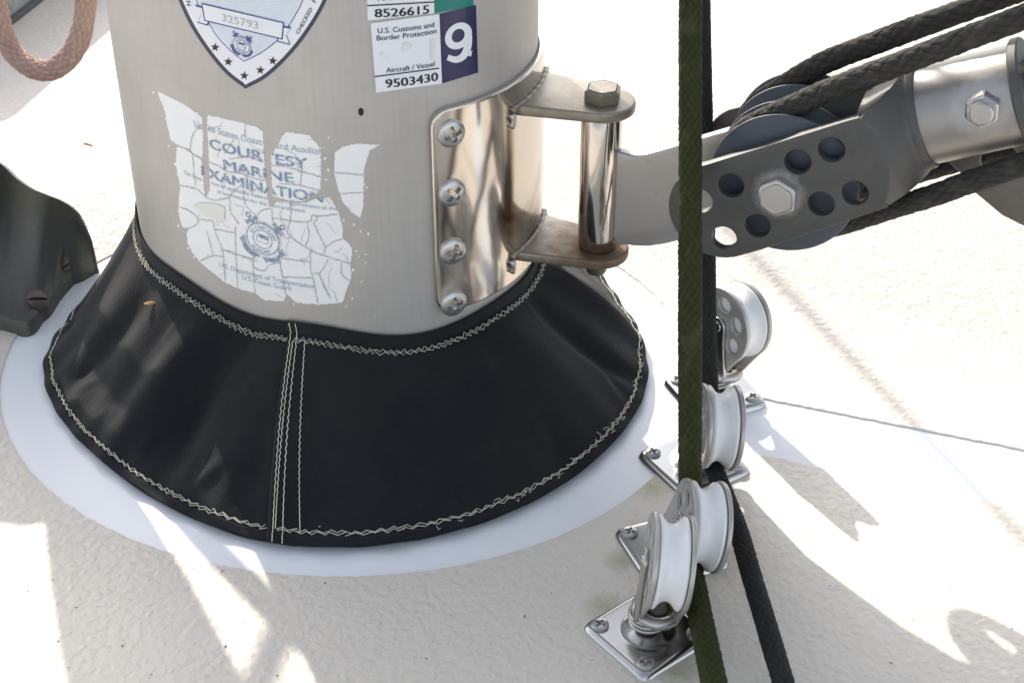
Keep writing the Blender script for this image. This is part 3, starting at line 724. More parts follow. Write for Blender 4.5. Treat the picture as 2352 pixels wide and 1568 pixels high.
# ------------------------------------------------------------------ boom vang bracket on the mast
VAL = -.36; E1 = np.array([math.cos(VAL), math.sin(VAL), 0]); VN = np.array([math.sin(VAL), -math.cos(VAL), 0])
M3 = np.array([*MC, 0]); PIN = M3+E1*.153
brk = thing('vang_bracket', 'polished stainless steel hinge bracket screwed round the aft side of the mast', 'bracket', tuple(M3+E1*.12+Z3*.12))
stain(MT['lug'], PIN+Z3*.084, .009, .036, (.11, .05, .02), .85, 160, .7)
stain(MT['polish'], M3+E1*.118+Z3*.09, .004, .022, (.16, .08, .035), .8, 160, .4)
sL, _ = pix_mast(984, 272); zT, zB = .1835, .0695
# far end: mirror about the aft point of the section
sAft = SECS[np.argmin(np.hypot(*(SEC-(PIN[:2]-E1[:2]*.04)).T))]
sR = 2*sAft-sL
strap = wrap(fill2d([rrect(sL, zB, sR, zT, .009, 8)], .0036, .0011, 3), .0019, .0035)
put('strap', sharp(strap, 40), 'polish', brk)
pan = screw_mesh(.0071, .0029)
for i, (px, py) in enumerate(((1028, 297), (1030, 433), (1032, 567), (1034, 686))):
    s, z = pix_mast(px, py+2); n2 = mast_n(np.array(s)); p = mast_pt(np.array(s), np.array(z), np.array(.0037))
    o = put('screw', pan if i == 0 else pan.copy(), None, None); pan.materials.clear() if i == 0 else None
    z_ = Vector((*n2, 0)); x_ = Vector((0, 0, 1)); y_ = z_.cross(x_)
    m4 = (Matrix((x_, y_, z_)).transposed()).to_4x4() @ Matrix.Rotation(.25+i*.5, 4, 'Z'); m4.translation = Vector(p)
    o.parent = brk; o.matrix_basis = wmat(brk).inverted() @ m4
    o.data.materials.clear(); o.data.materials.append(MT['satin'])
zU, zL = .1685, .0845                                   # under the upper lug's top face, top of the lower lug
def lug_loop(u0, u1, w0, r):
    """plan of a lug in (u along E1, w across): wide at the mast, rounded round the pin"""
    t = math.atan2(w0-r, u1-u0)
    lp = [(u0, -w0)]
    for a in np.linspace(-90+math.degrees(t)*0, 90, 18): lp.append((u1+r*math.cos(R(a)), r*math.sin(R(a))))
    lp.append((u0, w0)); return lp
def lug(z):
    me = fill2d([lug_loop(.090, .153, .0255, .0168)], .0056, .0013, 3)
    X = Vector(E1); Y = Vector(-VN)
    m4 = Matrix((X, Y, Vector((0, 0, 1)))).transposed().to_4x4(); m4.translation = Vector(M3+Z3*z); me.transform(m4); return sharp(me, 40)
put('upper_lug', lug(zU), 'lug', brk); put('lower_lug', lug(zL), 'lug', brk)
# lumpy weld beads where the lugs meet the strap
def bead(pts, r, seed):
    P = smooth_path(pts, .0012); rg = np.random.default_rng(seed)
    v, f = tube(P, r*(1+.10*np.sin(np.arange(len(P))*1.2)+rg.normal(0, .035, len(P))), 10); return me_from(v, f)
for z, k in ((zU+.002, 1), (zL+.002, 2)):
    ss = np.linspace(sAft-.0255, sAft+.0255, 8)
    put('weld_bead', bead([mast_pt(np.array(s), np.array(z), np.array(.0045)) for s in ss], .0014, k), 'lug', brk)
    for e in (0, -1):
        p = mast_pt(np.array(ss[e]), np.array(z-.002), np.array(.0045)); q = p-Z3*.007
        put('weld_bead', bead([p, (p+q)/2+E1*.001, q], .0016, k+5), 'satin', brk)
# hinge bolt through both lugs
bm_ = hexhead(.0098, .0068); bm_.transform(Matrix.Translation(Vector(PIN+Z3*(zU+.0028))) @ Matrix.Rotation(.35, 4, 'Z'))
bolt = thing('hinge_bolt', 'hex head bolt standing through the lugs of the mast hinge bracket', 'bolt', tuple(PIN+Z3*.12))
put('head', bm_, 'lug', bolt)
me = lathe([(0, zU+.003), (.0056, zU+.003), (.0056, zL-.012), (.0048, zL-.0135), (0, zL-.0135)], 20); me.transform(Matrix.Translation(Vector((PIN[0], PIN[1], 0)))); put('shank', me, 'oldscrew', bolt)

# ------------------------------------------------------------------ boom vang
BE = R(24); VX = E1*math.cos(BE)+Z3*math.sin(BE); VY = -E1*math.sin(BE)+Z3*math.cos(BE); VO = PIN+Z3*.125
VM = Matrix((Vector(VX), Vector(VY), Vector(VN))).transposed().to_4x4(); VM.translation = Vector(VO)
def vp(x, y, d=0.): return VO+VX*x+VY*y+VN*d
vang = thing('boom_vang', 'rigid boom vang with twin sheave grey fork and brushed metal tube', 'boom vang', tuple(VO))
def vput(name, me, m, parent=None, d=0.):
    me.transform(VM @ Matrix.Translation((0, 0, d))); return put(name, me, m, parent or vang)
# toggle barrel round the bolt and its tang
me = lathe([(.0058, zL+.0034), (.0098, zL+.0034), (.0104, zL+.0048), (.0104, zU-.0048), (.0098, zU-.0034), (.0058, zU-.0034)], 40)
me.transform(Matrix.Translation(Vector((PIN[0], PIN[1], 0)))); bar = put('toggle_barrel', me, 'polish', vang)
tg = [(.012, .0125), (.030, .0095), (.075, .0115), (.10, .0115)]+[(.10+.012*math.cos(R(a)), -.013+.0245*math.sin(R(a))) for a in range(75, -76, -15)]+[(.075, -.034), (.050, -.0385), (.030, -.0405), (.014, -.040), (.002, -.0365), (-.004, -.031)]
tg = [tuple(p) for p in smooth_path(tg, .003, True)]
vput('tang', sharp(fill2d([tg], .006, .0012, 3), 40), 'tangm', None)
wl = [vp(.0125+(-.004-.0125)*t, .012+(-.031-.012)*t) for t in np.linspace(0, 1, 6)]
put('weld_bead', bead(wl, .0028, 9), 'satin', vang)
# fork: three plates; the outer ones drilled
BX, BY = .1025, -.0125
def cheek(holes=True, x1=.1495):
    top = [(.0734, .0098), (.1000, .0118), (.1440, .0150)]
    nose = [(BX-.055+.0*a, 0) for a in ()]
    lp = [(x1, .0152), (.1440, .0150), (.110, .0125), (.0734, .0098)]
    cxn, cyn, rn = .0715, -.0150, .0252
    for a in np.linspace(100, 268, 18): lp.append((cxn+rn*math.cos(R(a)), cyn+rn*math.sin(R(a))))
    lp += [(.0854, -.0390), (.120, -.0345), (.1440, -.0313), (x1, -.0306)]
    loops = [lp]
    if holes:
        for (x, y) in ((.1161, .0009), (.1331, .0030), (.0815, -.0033), (.1201, -.0221), (.1370, -.0203), (.0871, -.0264), (.0688, -.0291), (.0640, -.0075)): loops.append(circ(x, y, .0062, 28))
    return loops
for nm, d in (('near_cheek', .0335), ('far_cheek', -.0335)): vput('fork_cheek', sharp(fill2d(cheek(), .0055, .0007, 2), 40), 'anod', None, d)
vput('fork_divider', sharp(fill2d(cheek(False), .0045, .0007, 2), 40), 'anod', None)
# forged throat: from the fork's rectangle to the round socket
CY = -.0053
def throat():
    """round forging that flares from the socket back to the fork, milled flat top, bottom and sides"""
    v = []; f = []; n = 400
    xs = np.linspace(.1470, .1665, 26)
    for x in xs:
        r = np.interp(x, [.140, .145, .1502, .1564, .1610, .1650, .1665], [.0460, .0448, .0420, .0363, .0305, .0256, .0246])
        yt = np.interp(x, [.14, .1495, .1665], [.0143, .0146, .0200]); yb = np.interp(x, [.14, .1665], [-.0306, -.0304])
        for i in range(n):
            a = 2*math.pi*i/n; y = CY+r*math.sin(a); z = r*math.cos(a)
            v.append((x, min(max(y, yb), yt), min(max(z, -.0364), .0364)))
    k = len(xs)
    for i in range(k-1):
        for j in range(n): a, b = i*n+j, i*n+(j+1) % n; f.append((a, b, b+n, a+n))
    f.append(tuple(range(n))[::-1]); f.append(tuple(range((k-1)*n, k*n)))
    return sharp(me_from(v, f), 28)
vput('throat', throat(), 'anod')
def vlathe(prof, n=48):
    me = lathe([(r, x) for x, r in prof], n); me.transform(Matrix.Translation((0, CY, 0)) @ Matrix.Rotation(math.pi/2, 4, 'Y')); return me
vput('collar', vlathe([(.164, 0), (.164, .0238), (.1655, .0247), (.1685, .0247), (.170, .0238), (.170, .022)]), 'anod')
vput('outer_tube', vlathe([(.168, .0), (.168, .0228), (.2125, .0228), (.2125, 0)]), 'tube')
vput('end_ring', vlathe([(.2120, 0), (.2120, .0242), (.2128, .0250), (.2160, .0250), (.2168, .0242), (.2168, .012), (.2168, 0)]), 'anod')
vput('inner_tube', vlathe([(.216, 0), (.216, .0165), (1.05, .0165), (1.05, 0)]), 'polish')
def cross_nut(x, y, d, r=.0080):
    me = hexhead(r, .0066); me.transform(Matrix.Translation((x, y, d)) @ Matrix.Rotation(.2, 4, 'Z')); vput('nut', me, 'plate')
    me = lathe([(0, .0092), (.0046, .0092), (.0052, .0086), (.0052, 0)], 24); me.transform(Matrix.Translation((x, y, d))); vput('bolt_end', me, 'satin')
cross_nut(.1995, .0015, .0215)
me = hexhead(.0098, .0058); me.transform(Matrix.Translation((BX, BY, .0362)) @ Matrix.Rotation(.15, 4, 'Z')); vput('axle_bolt_head', me, 'satin')
me = lathe([(0, .036), (.005, .036), (.005, -.040), (0, -.040)], 20); me.transform(Matrix.Translation((BX, BY, 0))); vput('axle', me, 'satin')
def sheave_mesh(Ro, Rg, w, Rb, n=72):
    pr = [(Rb, -w/2), (Ro*.97, -w/2), (Ro, -w/2+.0008)]
    for t in np.linspace(0, 1, 13):
        z = -w/2+.0016+(w-.0032)*t; pr.append((Rg+(Ro-Rg)*(abs(2*t-1))**2.0, z))
    pr += [(Ro, w/2-.0008), (Ro*.97, w/2), (Rb, w/2)]
    return lathe(pr, n, True)
SR = .0355
for d in (.0175, -.0175):
    me = sheave_mesh(SR, .0262, .0185, .006); me.transform(Matrix.Translation((BX, BY, d))); vput('sheave', me, 'slate')
# lower tang plate under the tube
pl = [(.172, -.0285), (.1765, -.036), (.181, -.0485), (.1895, -.062), (.2005, -.0725), (.235, -.095), (.32, -.12), (.33, -.09), (.33, -.028), (.2, -.0265)]
vput('becket_plate', sharp(fill2d([pl, circ(.1955, -.0352, .0088, 28)], .004, .0009, 2), 40), 'dull')

stain(MT['anod'], vp(BX, BY, .0362), .0085, .0135, (.42, .41, .40), .7, 400)
stain(MT['tube'], vp(.1995, .0015, .0215), .007, .0165, (.6, .6, .6), .6, 300, .7)
# vang purchase ropes
def wrap_rope(d, top, low, rr=.0056):
    """along the top run, round the fork end of the sheave, back along the lower run (vang frame)"""
    pts = []
    rs = .0262+rr*.75
    tdir = np.array(top[-1])-np.array(top[0]); ldir = np.array(low[-1])-np.array(low[0])
    for p in reversed(top): pts.append((p[0], p[1]))
    a0 = math.degrees(math.atan2(tdir[0], -tdir[1]))*0+90+math.degrees(math.atan2(tdir[1], tdir[0]))
    a1 = 270+math.degrees(math.atan2(ldir[1], ldir[0]))
    for a in np.linspace(a0+4, a1-4, 14): pts.append((BX+rs*math.cos(R(a)), BY+rs*math.sin(R(a))))
    for p in low: pts.append((p[0], p[1]))
    return [vp(x, y, d) for x, y in pts]
rB = wrap_rope(.0175, [(.122, .0222), (.150, .0262), (.2252, .0353), (.45, .0625)], [(.123, -.0420), (.1672, -.0375), (.2087, -.0316), (.45, -.002)])
rA = wrap_rope(-.0175, [(.122, .0250), (.1504, .0290), (.2019, .0342), (.45, .058)], [(.123, -.0420), (.1672, -.0385), (.2087, -.035), (.45, -.010)])
me = rope_mesh(rB, .0056, 8, .016, seed=1, fuzz=.00009, amp=.12); add_fibres(me, rB, .0056, 500, .0018); o = put('vang_rope', me, 'rope_vang')
tag(o, 'black braided rope round the vang sheave behind the drilled cheek with the hex bolt', 'rope', 'vang purchase ropes')
me = rope_mesh(rA, .0056, 8, .016, seed=2, fuzz=.00009, amp=.12); add_fibres(me, rA, .0056, 400, .0018); o = put('vang_rope', me, 'rope_vang')
tag(o, 'black braided rope over the second vang sheave, topmost of the ropes on the fork', 'rope', 'vang purchase ropes')

# ------------------------------------------------------------------ mast boot
bootc = np.array([(100, 830), (110, 900), (150, 970), (230, 1050), (350, 1137), (450, 1190), (600, 1240), (740, 1254), (900, 1246), (1050, 1215), (1200, 1160), (1320, 1090), (1420, 1000), (1475, 915), (1488, 850), (1470, 770), (1420, 690)])
bg_ = np.array([onz(x, y, .004)[:2] for x, y in bootc])-MC
ba = np.unwrap(np.arctan2(bg_[:, 1], bg_[:, 0])); br = np.hypot(bg_[:, 0], bg_[:, 1])
back = np.array([ba[-1]+.5, ba[-1]+1.1, ba[0]+2*math.pi-1.0, ba[0]+2*math.pi-.45]); backr = np.array([.158, .152, .150, .158])
BAx = np.r_[ba, back, ba+2*math.pi]; BRx = np.r_[br, backr, br]
_f = np.linspace(ba[0], ba[0]+2*math.pi, 721)[:-1]; _r = np.interp(_f, BAx, BRx)
kern = np.hanning(31); kern /= kern.sum(); _r = np.convolve(np.r_[_r[-30:], _r, _r[:30]], kern, 'same')[30:-30]
def rim_r(a): return np.interp((a-ba[0]) % (2*math.pi), _f-ba[0], _r, period=2*math.pi)
def sec_r(a):
    q = (a-SECA[0]) % (2*math.pi); return np.interp(q, SECA-SECA[0], SECR, period=2*math.pi)
def ang_of(px, py, z):
    p = onz(px, py, z)[:2]-MC; return math.atan2(p[1], p[0])
aS0 = ang_of(612, 1243, .004); sS, zS = pix_mast(664, 768); pS = mast_xy(np.array(sS))-MC; aS1 = math.atan2(pS[1], pS[0])
folds = []   # (angle at rim, angle at top, width, amount)
for px, py, tx, wd, am in ((230, 1050, .12, .13, .009), (340, 1125, .03, .10, -.006), (120, 920, .02, .10, -.004), (480, 1200, .04, .10, .003), (1470, 780, -.08, .09, .010), (1485, 880, -.1, .06, -.006), (1400, 1010, -.1, .14, .005), (1250, 1130, -.05, .12, .003)):
    a = ang_of(px, py, .004); folds.append((a, a+tx, wd, am))
_pr = np.random.default_rng(17)
PUCK = [(_pr.uniform(0, 6.283), (_pr.uniform(.05, .3) if k % 3 else _pr.uniform(.6, .9)), _pr.uniform(.012, .05), _pr.uniform(.04, .16), _pr.normal(0, .0010)) for k in range(110)]
def boot_pt(u, v, off=0.):
    """u once round from the seam (to the right), v from the hem (0) to the collar (1)"""
    u = np.asarray(u, float); v = np.asarray(v, float)
    a = aS0+(aS1-aS0)*v+2*math.pi*u
    rt = sec_r(a)+.0016; rb = rim_r(a)
    dx, dy = rt*np.cos(a), rt*np.sin(a)
    zt = .0739-.0516*dx+.1172*dy+.002*np.sin(a*7)
    vv = np.clip(v/.92, 0, 1)
    k = 1-(1-vv)**1.12
    k = .93*k+.07*vv**3
    r = rb+(rt-rb)*k; z = .003+(zt-.007-.003)*(vv**1.08)
    z = np.where(v > .92, zt-.007+(v-.92)/.08*.007, z)
    bump = np.zeros_like(r)
    for (a0, a1, wd, am) in folds:
        c = a0+(a1-a0)*v; d = (a-c+math.pi) % (2*math.pi)-math.pi
        bump = bump+am*np.exp(-(d/(wd*(.6+.6*v)))**2)*np.sin(np.clip(vv, 0, 1)*math.pi)**.8
    bump = bump+.0009*np.sin(a*23+v*5)*np.sin(vv*math.pi)+.0007*np.sin(a*41+1)*(1-vv)**2
    for (a0, v0, wa, wv, am) in PUCK:
        d = (a-a0+math.pi) % (2*math.pi)-math.pi
        bump = bump+am*np.exp(-(d/wa)**2-((v-v0-d*1.5)/wv)**2)
    lap = .0013*np.exp(-np.clip(u, 0, 1)/.05)*np.where(u < .5, 1, 0)
    hem = .0009*np.clip((.050-v)/.008, 0, 1)
    col = .0006*np.clip((v-.865)/.01, 0, 1)
    o = bump+lap+hem+col+off
    # push along an outward-and-up normal of the slope
    nr, nz = .55, .83
    return np.stack([MC[0]+(r+o*nr)*np.cos(a), MC[1]+(r+o*nr)*np.sin(a), z+o*nz], -1)
boot = thing('mast_boot', 'black canvas mast boot with white zigzag stitching skirting the mast foot', 'mast boot', (MC[0], MC[1], 0))
nu, nv = 560, 84
vv_ = np.unique(np.r_[np.linspace(0, 1, nv-8), .042, .050, .865, .875, .92, .93, .046, .054]); nv = len(vv_)
U, V = np.meshgrid(np.linspace(0, 1.012, nu), vv_, indexing='ij')
G = boot_pt(U, V).reshape(-1, 3)
i, j = np.meshgrid(np.arange(nu-1), np.arange(nv-1), indexing='ij'); a = (i*nv+j).ravel()
fc = np.stack([a, a+nv, a+nv+1, a+1], -1)
me = me_from(G, fc); uvl = me.uv_layers.new(name='UVMap')
uvv = np.stack([U.ravel()*1.05, V.ravel()*.12], -1); li = np.array([l.vertex_index for l in me.loops]); uvl.data.foreach_set('uv', uvv[li].ravel().astype(np.float32))
skirt = put('skirt', me, 'fabric', boot)
md = skirt.modifiers.new('thick', 'SOLIDIFY'); md.thickness = .0009; md.offset = -1
def stitch(us, vs, name, r=.00036, off=.0006):
    P = boot_pt(np.array(us), np.array(vs), off)
    v, f = tube(P, r, 5); return me_from(v, f)
def zig(u0, u1, vc, amp, n, jit, seed, gap=0.):
    rg = np.random.default_rng(seed); us = []; vs = []
    for k in range(n):
        t = k/(n-1); us.append(u0+(u1-u0)*t+rg.normal(0, jit/n)); vs.append(vc+amp*(1 if k % 2 else -1)+rg.normal(0, amp*.28))
    return us, vs
ms = []
for row, (vc, am) in enumerate(((.066, .006), (.058, .006))): ms.append(stitch(*zig(.004, 1.0, vc, am, 400, .3, row), 's', .00021))
put('hem_stitching', join(ms), 'thread', boot)['kind'] = 'stuff'
ms = []
for row, (vc, am) in enumerate(((.895, .008), (.882, .008))): ms.append(stitch(*zig(.006, 1.0, vc, am, 380, .3, 7+row), 's', .0002))
put('collar_stitching', join(ms), 'thread', boot)['kind'] = 'stuff'
ms = []
for u0, u1, v0, v1 in ((.0026, .0026, .0, .99), (.0036, .0050, .06, .88), (.0066, .0082, .0, .99), (.0138, .0150, .06, .88)):
    n = 60; t = np.linspace(0, 1, n); us = u0+(u1-u0)*t+np.sin(np.arange(n)*3.1)*.0004; ms.append(stitch(us, v0+(v1-v0)*t, 's', .00024, .0006))
put('seam_stitching', join(ms), 'thread', boot)['kind'] = 'stuff'
# frayed ends of the hem stitching
fr = []; rg = np.random.default_rng(3)
for k in range(90):
    u = (.02+.35*rg.random()**.8) if k < 120 else rg.random(); v = .062+rg.normal(0, .008)
    n = 4; us = u+np.cumsum(rg.normal(0, .001, n)); vs = v+np.cumsum(rg.normal(0, .007, n))
    fr.append(stitch(us, vs, 'f', .00015, .0007))
put('loose_threads', join(fr), 'thread', boot)['kind'] = 'stuff'

# ------------------------------------------------------------------ stand-up blocks
BS = .0222
def base_mesh():
    n = 56; a = BS; v = []; f = []
    for i in range(n+1):
        for j in range(n+1):
            x, y = 2*i/n-1, 2*j/n-1
            # rounded square
            k = 9.; m = max(abs(x), abs(y)); 
            if m > 0:
                q = (abs(x)**k+abs(y)**k)**(1/k); s = m/q
            else: s = 1
            X, Y = x*s*a, y*s*a; rr = math.hypot(X, Y)
            e = 1-m
            z = .0034*min(1, (1-(1-min(e/.16, 1))**2)**.5 if e < .16 else 1)
            d = max(0, 1-rr/.0125); z += .0046*(d*d*(3-2*d))**.8
            v.append((X, Y, z))
    for i in range(n):
        for j in range(n): q = i*(n+1)+j; f.append((q, q+n+1, q+n+2, q+1))
    return me_from(v, f)
def cheek_block():
    Rr = .0226; lp = []
    for a in np.linspace(-38, 218, 44): lp.append((Rr*math.cos(R(a)), Rr*math.sin(R(a))))
    lp += [(-.0080, -.0315), (-.0062, -.0330), (.0062, -.0330), (.0080, -.0315)]
    loops = [lp]
    for k in range(6):
        a = R(30+60*k); cx, cy = .0138*math.cos(a), .0138*math.sin(a); t = a+math.pi/2
        loops.append([(cx+.0042*math.cos(q)*math.cos(a)-.0050*math.sin(q)*math.sin(a), cy+.0042*math.cos(q)*math.sin(a)+.0050*math.sin(q)*math.cos(a)) for q in np.linspace(0, 2*math.pi, 22)[:-1]])
    return sharp(fill2d(loops, .0022, .0005, 2), 40)
AXZ = .0500; HW = .0085                                     # sheave axis height, half width to the cheek's middle
def up(me):                                                # plate drawn in XY (local up = Y) -> stands with its normal along X
    me.transform(Matrix(((0, 0, 1, 0), (1, 0, 0, 0), (0, 1, 0, AXZ), (0, 0, 0, 1)))); return me
ck = cheek_block()
mesh = {}
mesh['base_plate'] = (base_mesh(), 'plate', 0)
for k, s in (('cheek_l', -1), ('cheek_r', 1)):
    m_ = ck.copy(); m_.transform(Matrix.Translation((0, 0, s*HW))); mesh[k] = (up(m_), 'cheekm', 1)
m_ = sheave_mesh(.0218, .0178, .0138, .004, 64); mesh['sheave'] = (up(m_), 'delrin', 1)
m_ = lathe([(0, .0128), (.0026, .0125), (.0036, .0112), (.0044, .0100), (.0044, -.0100), (.0036, -.0112), (.0026, -.0125), (0, -.0128)], 24); mesh['axle'] = (up(m_), 'plate', 1)
lk = []
for t in np.linspace(90, 270, 9): lk.append((.0056*math.cos(R(t-90)), .0056*math.sin(R(t-90))))
lk = [(.0056*math.cos(R(t)), .0056*math.sin(R(t))) for t in range(-10, 191, 20)]+[(-.0042, -.010), (-.0040, -.028)]+[(.0038*math.cos(R(t)), -.0290+.0038*math.sin(R(t))) for t in range(190, 351, 20)]+[(.0040, -.028), (.0042, -.010)]
m_ = fill2d([lk], .0022, .0006, 2); m_.transform(Matrix.Translation((0, 0, -HW-.0023)) @ Matrix.Rotation(-.32, 4, 'Z')); mesh['latch_link'] = (up(sharp(m_, 40)), 'plate', 1)
tor = [(.0092+.0032*math.cos(t), .0170+.0030*math.sin(t)) for t in np.linspace(0, 2*math.pi, 17)[:-1]]
mesh['swivel_ring'] = (lathe(tor, 36, True), 'satin', 1)
m_ = lathe([(0, .0195), (.0050, .0195), (.0056, .0175), (.0056, .008), (0, .008)], 20); mesh['swivel_post'] = (m_, 'dull', 1)
sp = [(.0084*math.cos(t), .0084*math.sin(t), .0085+.0058*t/(2*math.pi*2.6)) for t in np.linspace(0, 2*math.pi*2.6, 90)]
v, f = tube(sp, .00085, 8); mesh['spring'] = (me_from(v, f), 'satin', 0)
# yoke straps that carry the cheeks
yk = []
for s in (-1, 1):
    P = smooth_path([(s*.0062, 0, .0185), (s*.0072, 0, .024), (s*.0074, 0, .030)], .002); v, f = tube(P, .0026, 8); yk.append(me_from(v, f))
mesh['yoke'] = (join(yk), 'brass', 1)
scr = screw_mesh(.0040, .0012); 
BLK = [  # left and right corner of the base, swivel of the sheave axis, lean towards -y, label
 ((1527, 872), (1757, 925), 34, 3, 'free stand-up block below the boom vang fork, no rope on its white sheave'),
 ((1472, 1042), (1717, 1078), 3, 37, 'stand-up block with the plain black halyard round its white sheave'),
 ((1422, 1222), (1665, 1292), 4, 45, 'stand-up block with the mossy green halyard round its white sheave'),
 ((1358, 1440), (1617, 1462), -2, 6, 'stand-up block with empty sheave beside the mossy block, green grime round its base')]
NAMES = {'cheek_l': 'cheek', 'cheek_r': 'cheek'}
blocks = []
ROLL = (5, 6, 10, 6)
for bi, (pl_, pr_, psi, lean, lab) in enumerate(BLK):
    a, b = onz(*pl_, .002), onz(*pr_, .002); c = (a+b)/2; ang = math.atan2(b[1]-a[1], b[0]-a[0])
    root = bpy.data.objects.new('stand_up_block', None); COL.objects.link(root); root.location = (c[0], c[1], .0002); root.empty_display_size = .02
    tag(root, lab, 'block', 'stand-up blocks in a row beside the mast')
    sc_ = np.linalg.norm(b-a)/2/(BS*1.333)
    print('block', bi, c.round(4), 'scale', round(sc_, 3), 'rot', round(math.degrees(ang), 1))
    top = Matrix.Translation((.003, 0, .012)) @ Matrix.Rotation(R(psi), 4, 'Z') @ Matrix.Rotation(R(ROLL[bi]), 4, 'Y') @ Matrix.Rotation(R(lean), 4, 'X') @ Matrix.Scale(.94, 4) @ Matrix.Translation((0, 0, -.012))
    base = Matrix.Rotation(ang+math.pi/4, 4, 'Z')
    for k, (m_, mt_, sw) in mesh.items():
        o = bpy.data.objects.new(NAMES.get(k, k), m_); COL.objects.link(o); o.parent = root
        if not m_.materials: m_.materials.append(MT[mt_])
        o.matrix_basis = top if sw else base
        if k == 'base_plate':
            for q in range(4):
                w_ = bpy.data.objects.new('screw', scr); COL.objects.link(w_); w_.parent = o
                if not scr.materials: scr.materials.append(MT['satin'])
                w_.matrix_basis = Matrix.Translation((.0152*(1 if q % 3 else -1), .0152*(1 if q < 2 else -1), .0040)) @ Matrix.Rotation(.4+q*.7+bi, 4, 'Z')
    blocks.append((root, top, c))

# ------------------------------------------------------------------ halyards
def halyard(bi, topx, leany, out_px, zo, rr, name, lab, m, fz, seed, pitch=.013):
    root, top, c = blocks[bi]
    ax0 = top @ Vector((0, 0, AXZ)); ctr = np.array([c[0]+ax0.x, c[1]+ax0.y, .0002+ax0.z])
    ax1 = (top.to_3x3() @ Vector((1, 0, 0))).normalized(); yh = Vector((0, 0, 1)).cross(ax1).normalized(); zh = ax1.cross(yh)
    yh, zh = np.array(yh), np.array(zh)
    rs = .0178*.94+rr*.9
    w = [ctr+yh*rs*math.cos(R(a))+zh*rs*math.sin(R(a)) for a in np.linspace(-14, -84, 8)]      # down the far side and under
    p0 = w[0]
    d = ray(topx, 0); # upper end: leaning slightly aft, seen at the top of the frame at topx
    zt = .40
    yy = p0[1]+leany*(zt-p0[2]); k = (yy-C[1])/d[1]
    e = C+d*k; e = np.array([e[0], e[1], e[2]])
    up_ = [p0+(e-p0)*t for t in (4.5, 3, 2, 1, .6, .3, .12)]
    ext = []
    for (x, y) in out_px: ext.append(onz(x, y, zo))
    P = up_+w+ext
    me = rope_mesh(P, rr, 10, pitch, .0009, 50, .13, fz, seed); add_fibres(me, P, rr, 2600, .0015, seed)
    return tag(put(name, me, m), lab, 'rope', 'halyards led to the deck blocks')
halyard(2, 1586, .33, [(1640, 1568), (1668, 1720), (1720, 2000)], .022, .0057, 'halyard', 'mossy green halyard rope hanging upright in front of the vang fork', 'rope_green', .00012, 11)
halyard(1, 1611, .33, [(1690, 1200), (1726, 1320), (1762, 1440), (1800, 1568), (1900, 1900)], .024, .0048, 'halyard', 'plain black halyard rope just behind the mossy green one', 'rope_black', .00008, 12)

# ------------------------------------------------------------------ cast fitting at left
cst = thing('cast_deck_fitting', 'dark cast metal deck fitting with slotted screws and green algae beside boot', 'deck fitting', tuple(onz(60, 700, 0)))
cols = [  # px x of ridge, ridge py, ridge z, foot px, foot py
 (-260, 330, .085, -260, 765), (-140, 330, .085, -150, 762), (-60, 345, .083, -70, 745), (0, 376, .080, -10, 726), (35, 408, .077, 25, 732), (70, 432, .074, 55, 738), (105, 447, .070, 78, 728), (135, 459, .064, 95, 704), (160, 474, .056, 112, 690), (180, 494, .047, 135, 655), (196, 525, .036, 165, 620), (206, 555, .024, 190, 598), (212, 578, .013, 211, 583)]
cp = smooth_path(np.array(cols), 4)
rowsN = []
for (rx, ry, rz, fx, fy) in cp:
    rg_ = onz(rx, ry, rz); ft = onz(fx, fy, .010)
    col = []
    d = rg_-ft; kz = rz/.08; bk = rg_+np.array([.001, .014*kz+.001, 0]); 
    col.append(np.array([bk[0], bk[1], 0])); col.append(np.array([*(rg_+np.array([.001, .010*kz, 0]))[:2], rz*.75]))
    col.append(np.array([*(rg_+np.array([.0005, .005*kz, 0]))[:2], rz*.96])); col.append(rg_+np.array([0, 0, .0]))
    for t in np.linspace(.08, 1, 12):
        p = rg_+(ft-rg_)*t; zz = rz*(1-t)**1.5+.010*(1-(1-t)**1.5); 
        zz = min(zz, rz)
        q = onz(rx+(fx-rx)*t, ry+(fy-ry)*t, zz); col.append(q)
    col.append(np.array([*(ft+np.array([0, -.0015, 0]))[:2], .006])); col.append(np.array([*(ft+np.array([0, -.0015, 0]))[:2], 0.]))
    rowsN.append(col)
nn = len(rowsN[0]); v = [p for c in rowsN for p in c]; f = []
for i in range(len(rowsN)-1):
    for j in range(nn-1): a = i*nn+j; f.append((a, a+1, a+nn+1, a+nn))
f.append(tuple((len(rowsN)-1)*nn+j for j in range(nn)))
me = me_from(v, f); bm = bmesh.new(); bm.from_mesh(me); bmesh.ops.remove_doubles(bm, verts=bm.verts, dist=1e-6); bmesh.ops.recalc_face_normals(bm, faces=bm.faces); bm.to_mesh(me); bm.free()
put('body', sharp(me, 60), 'castm', cst)
def lay(px, py):
    """height of the fitting's skin along a sight line"""
    best = None
    d = ray(px, py)
    for i in range(len(rowsN)-1):
        for j in range(3, nn-3):
            for tri in ((rowsN[i][j], rowsN[i][j+1], rowsN[i+1][j+1]), (rowsN[i][j], rowsN[i+1][j+1], rowsN[i+1][j])):
                e1, e2 = tri[1]-tri[0], tri[2]-tri[0]; h = np.cross(d, e2); a = e1 @ h
                if abs(a) < 1e-14: continue
                s = C-tri[0]; u = (s @ h)/a; q = np.cross(s, e1); w = (d @ q)/a; t = (e2 @ q)/a
                if u >= 0 and w >= 0 and u+w <= 1 and (best is None or t < best[0]):
                    n_ = np.cross(e1, e2); n_ /= np.linalg.norm(n_); best = (t, C+d*t, n_ if n_ @ d < 0 else -n_)
    return best
slot = screw_mesh(.0072, .0016, 'slot')
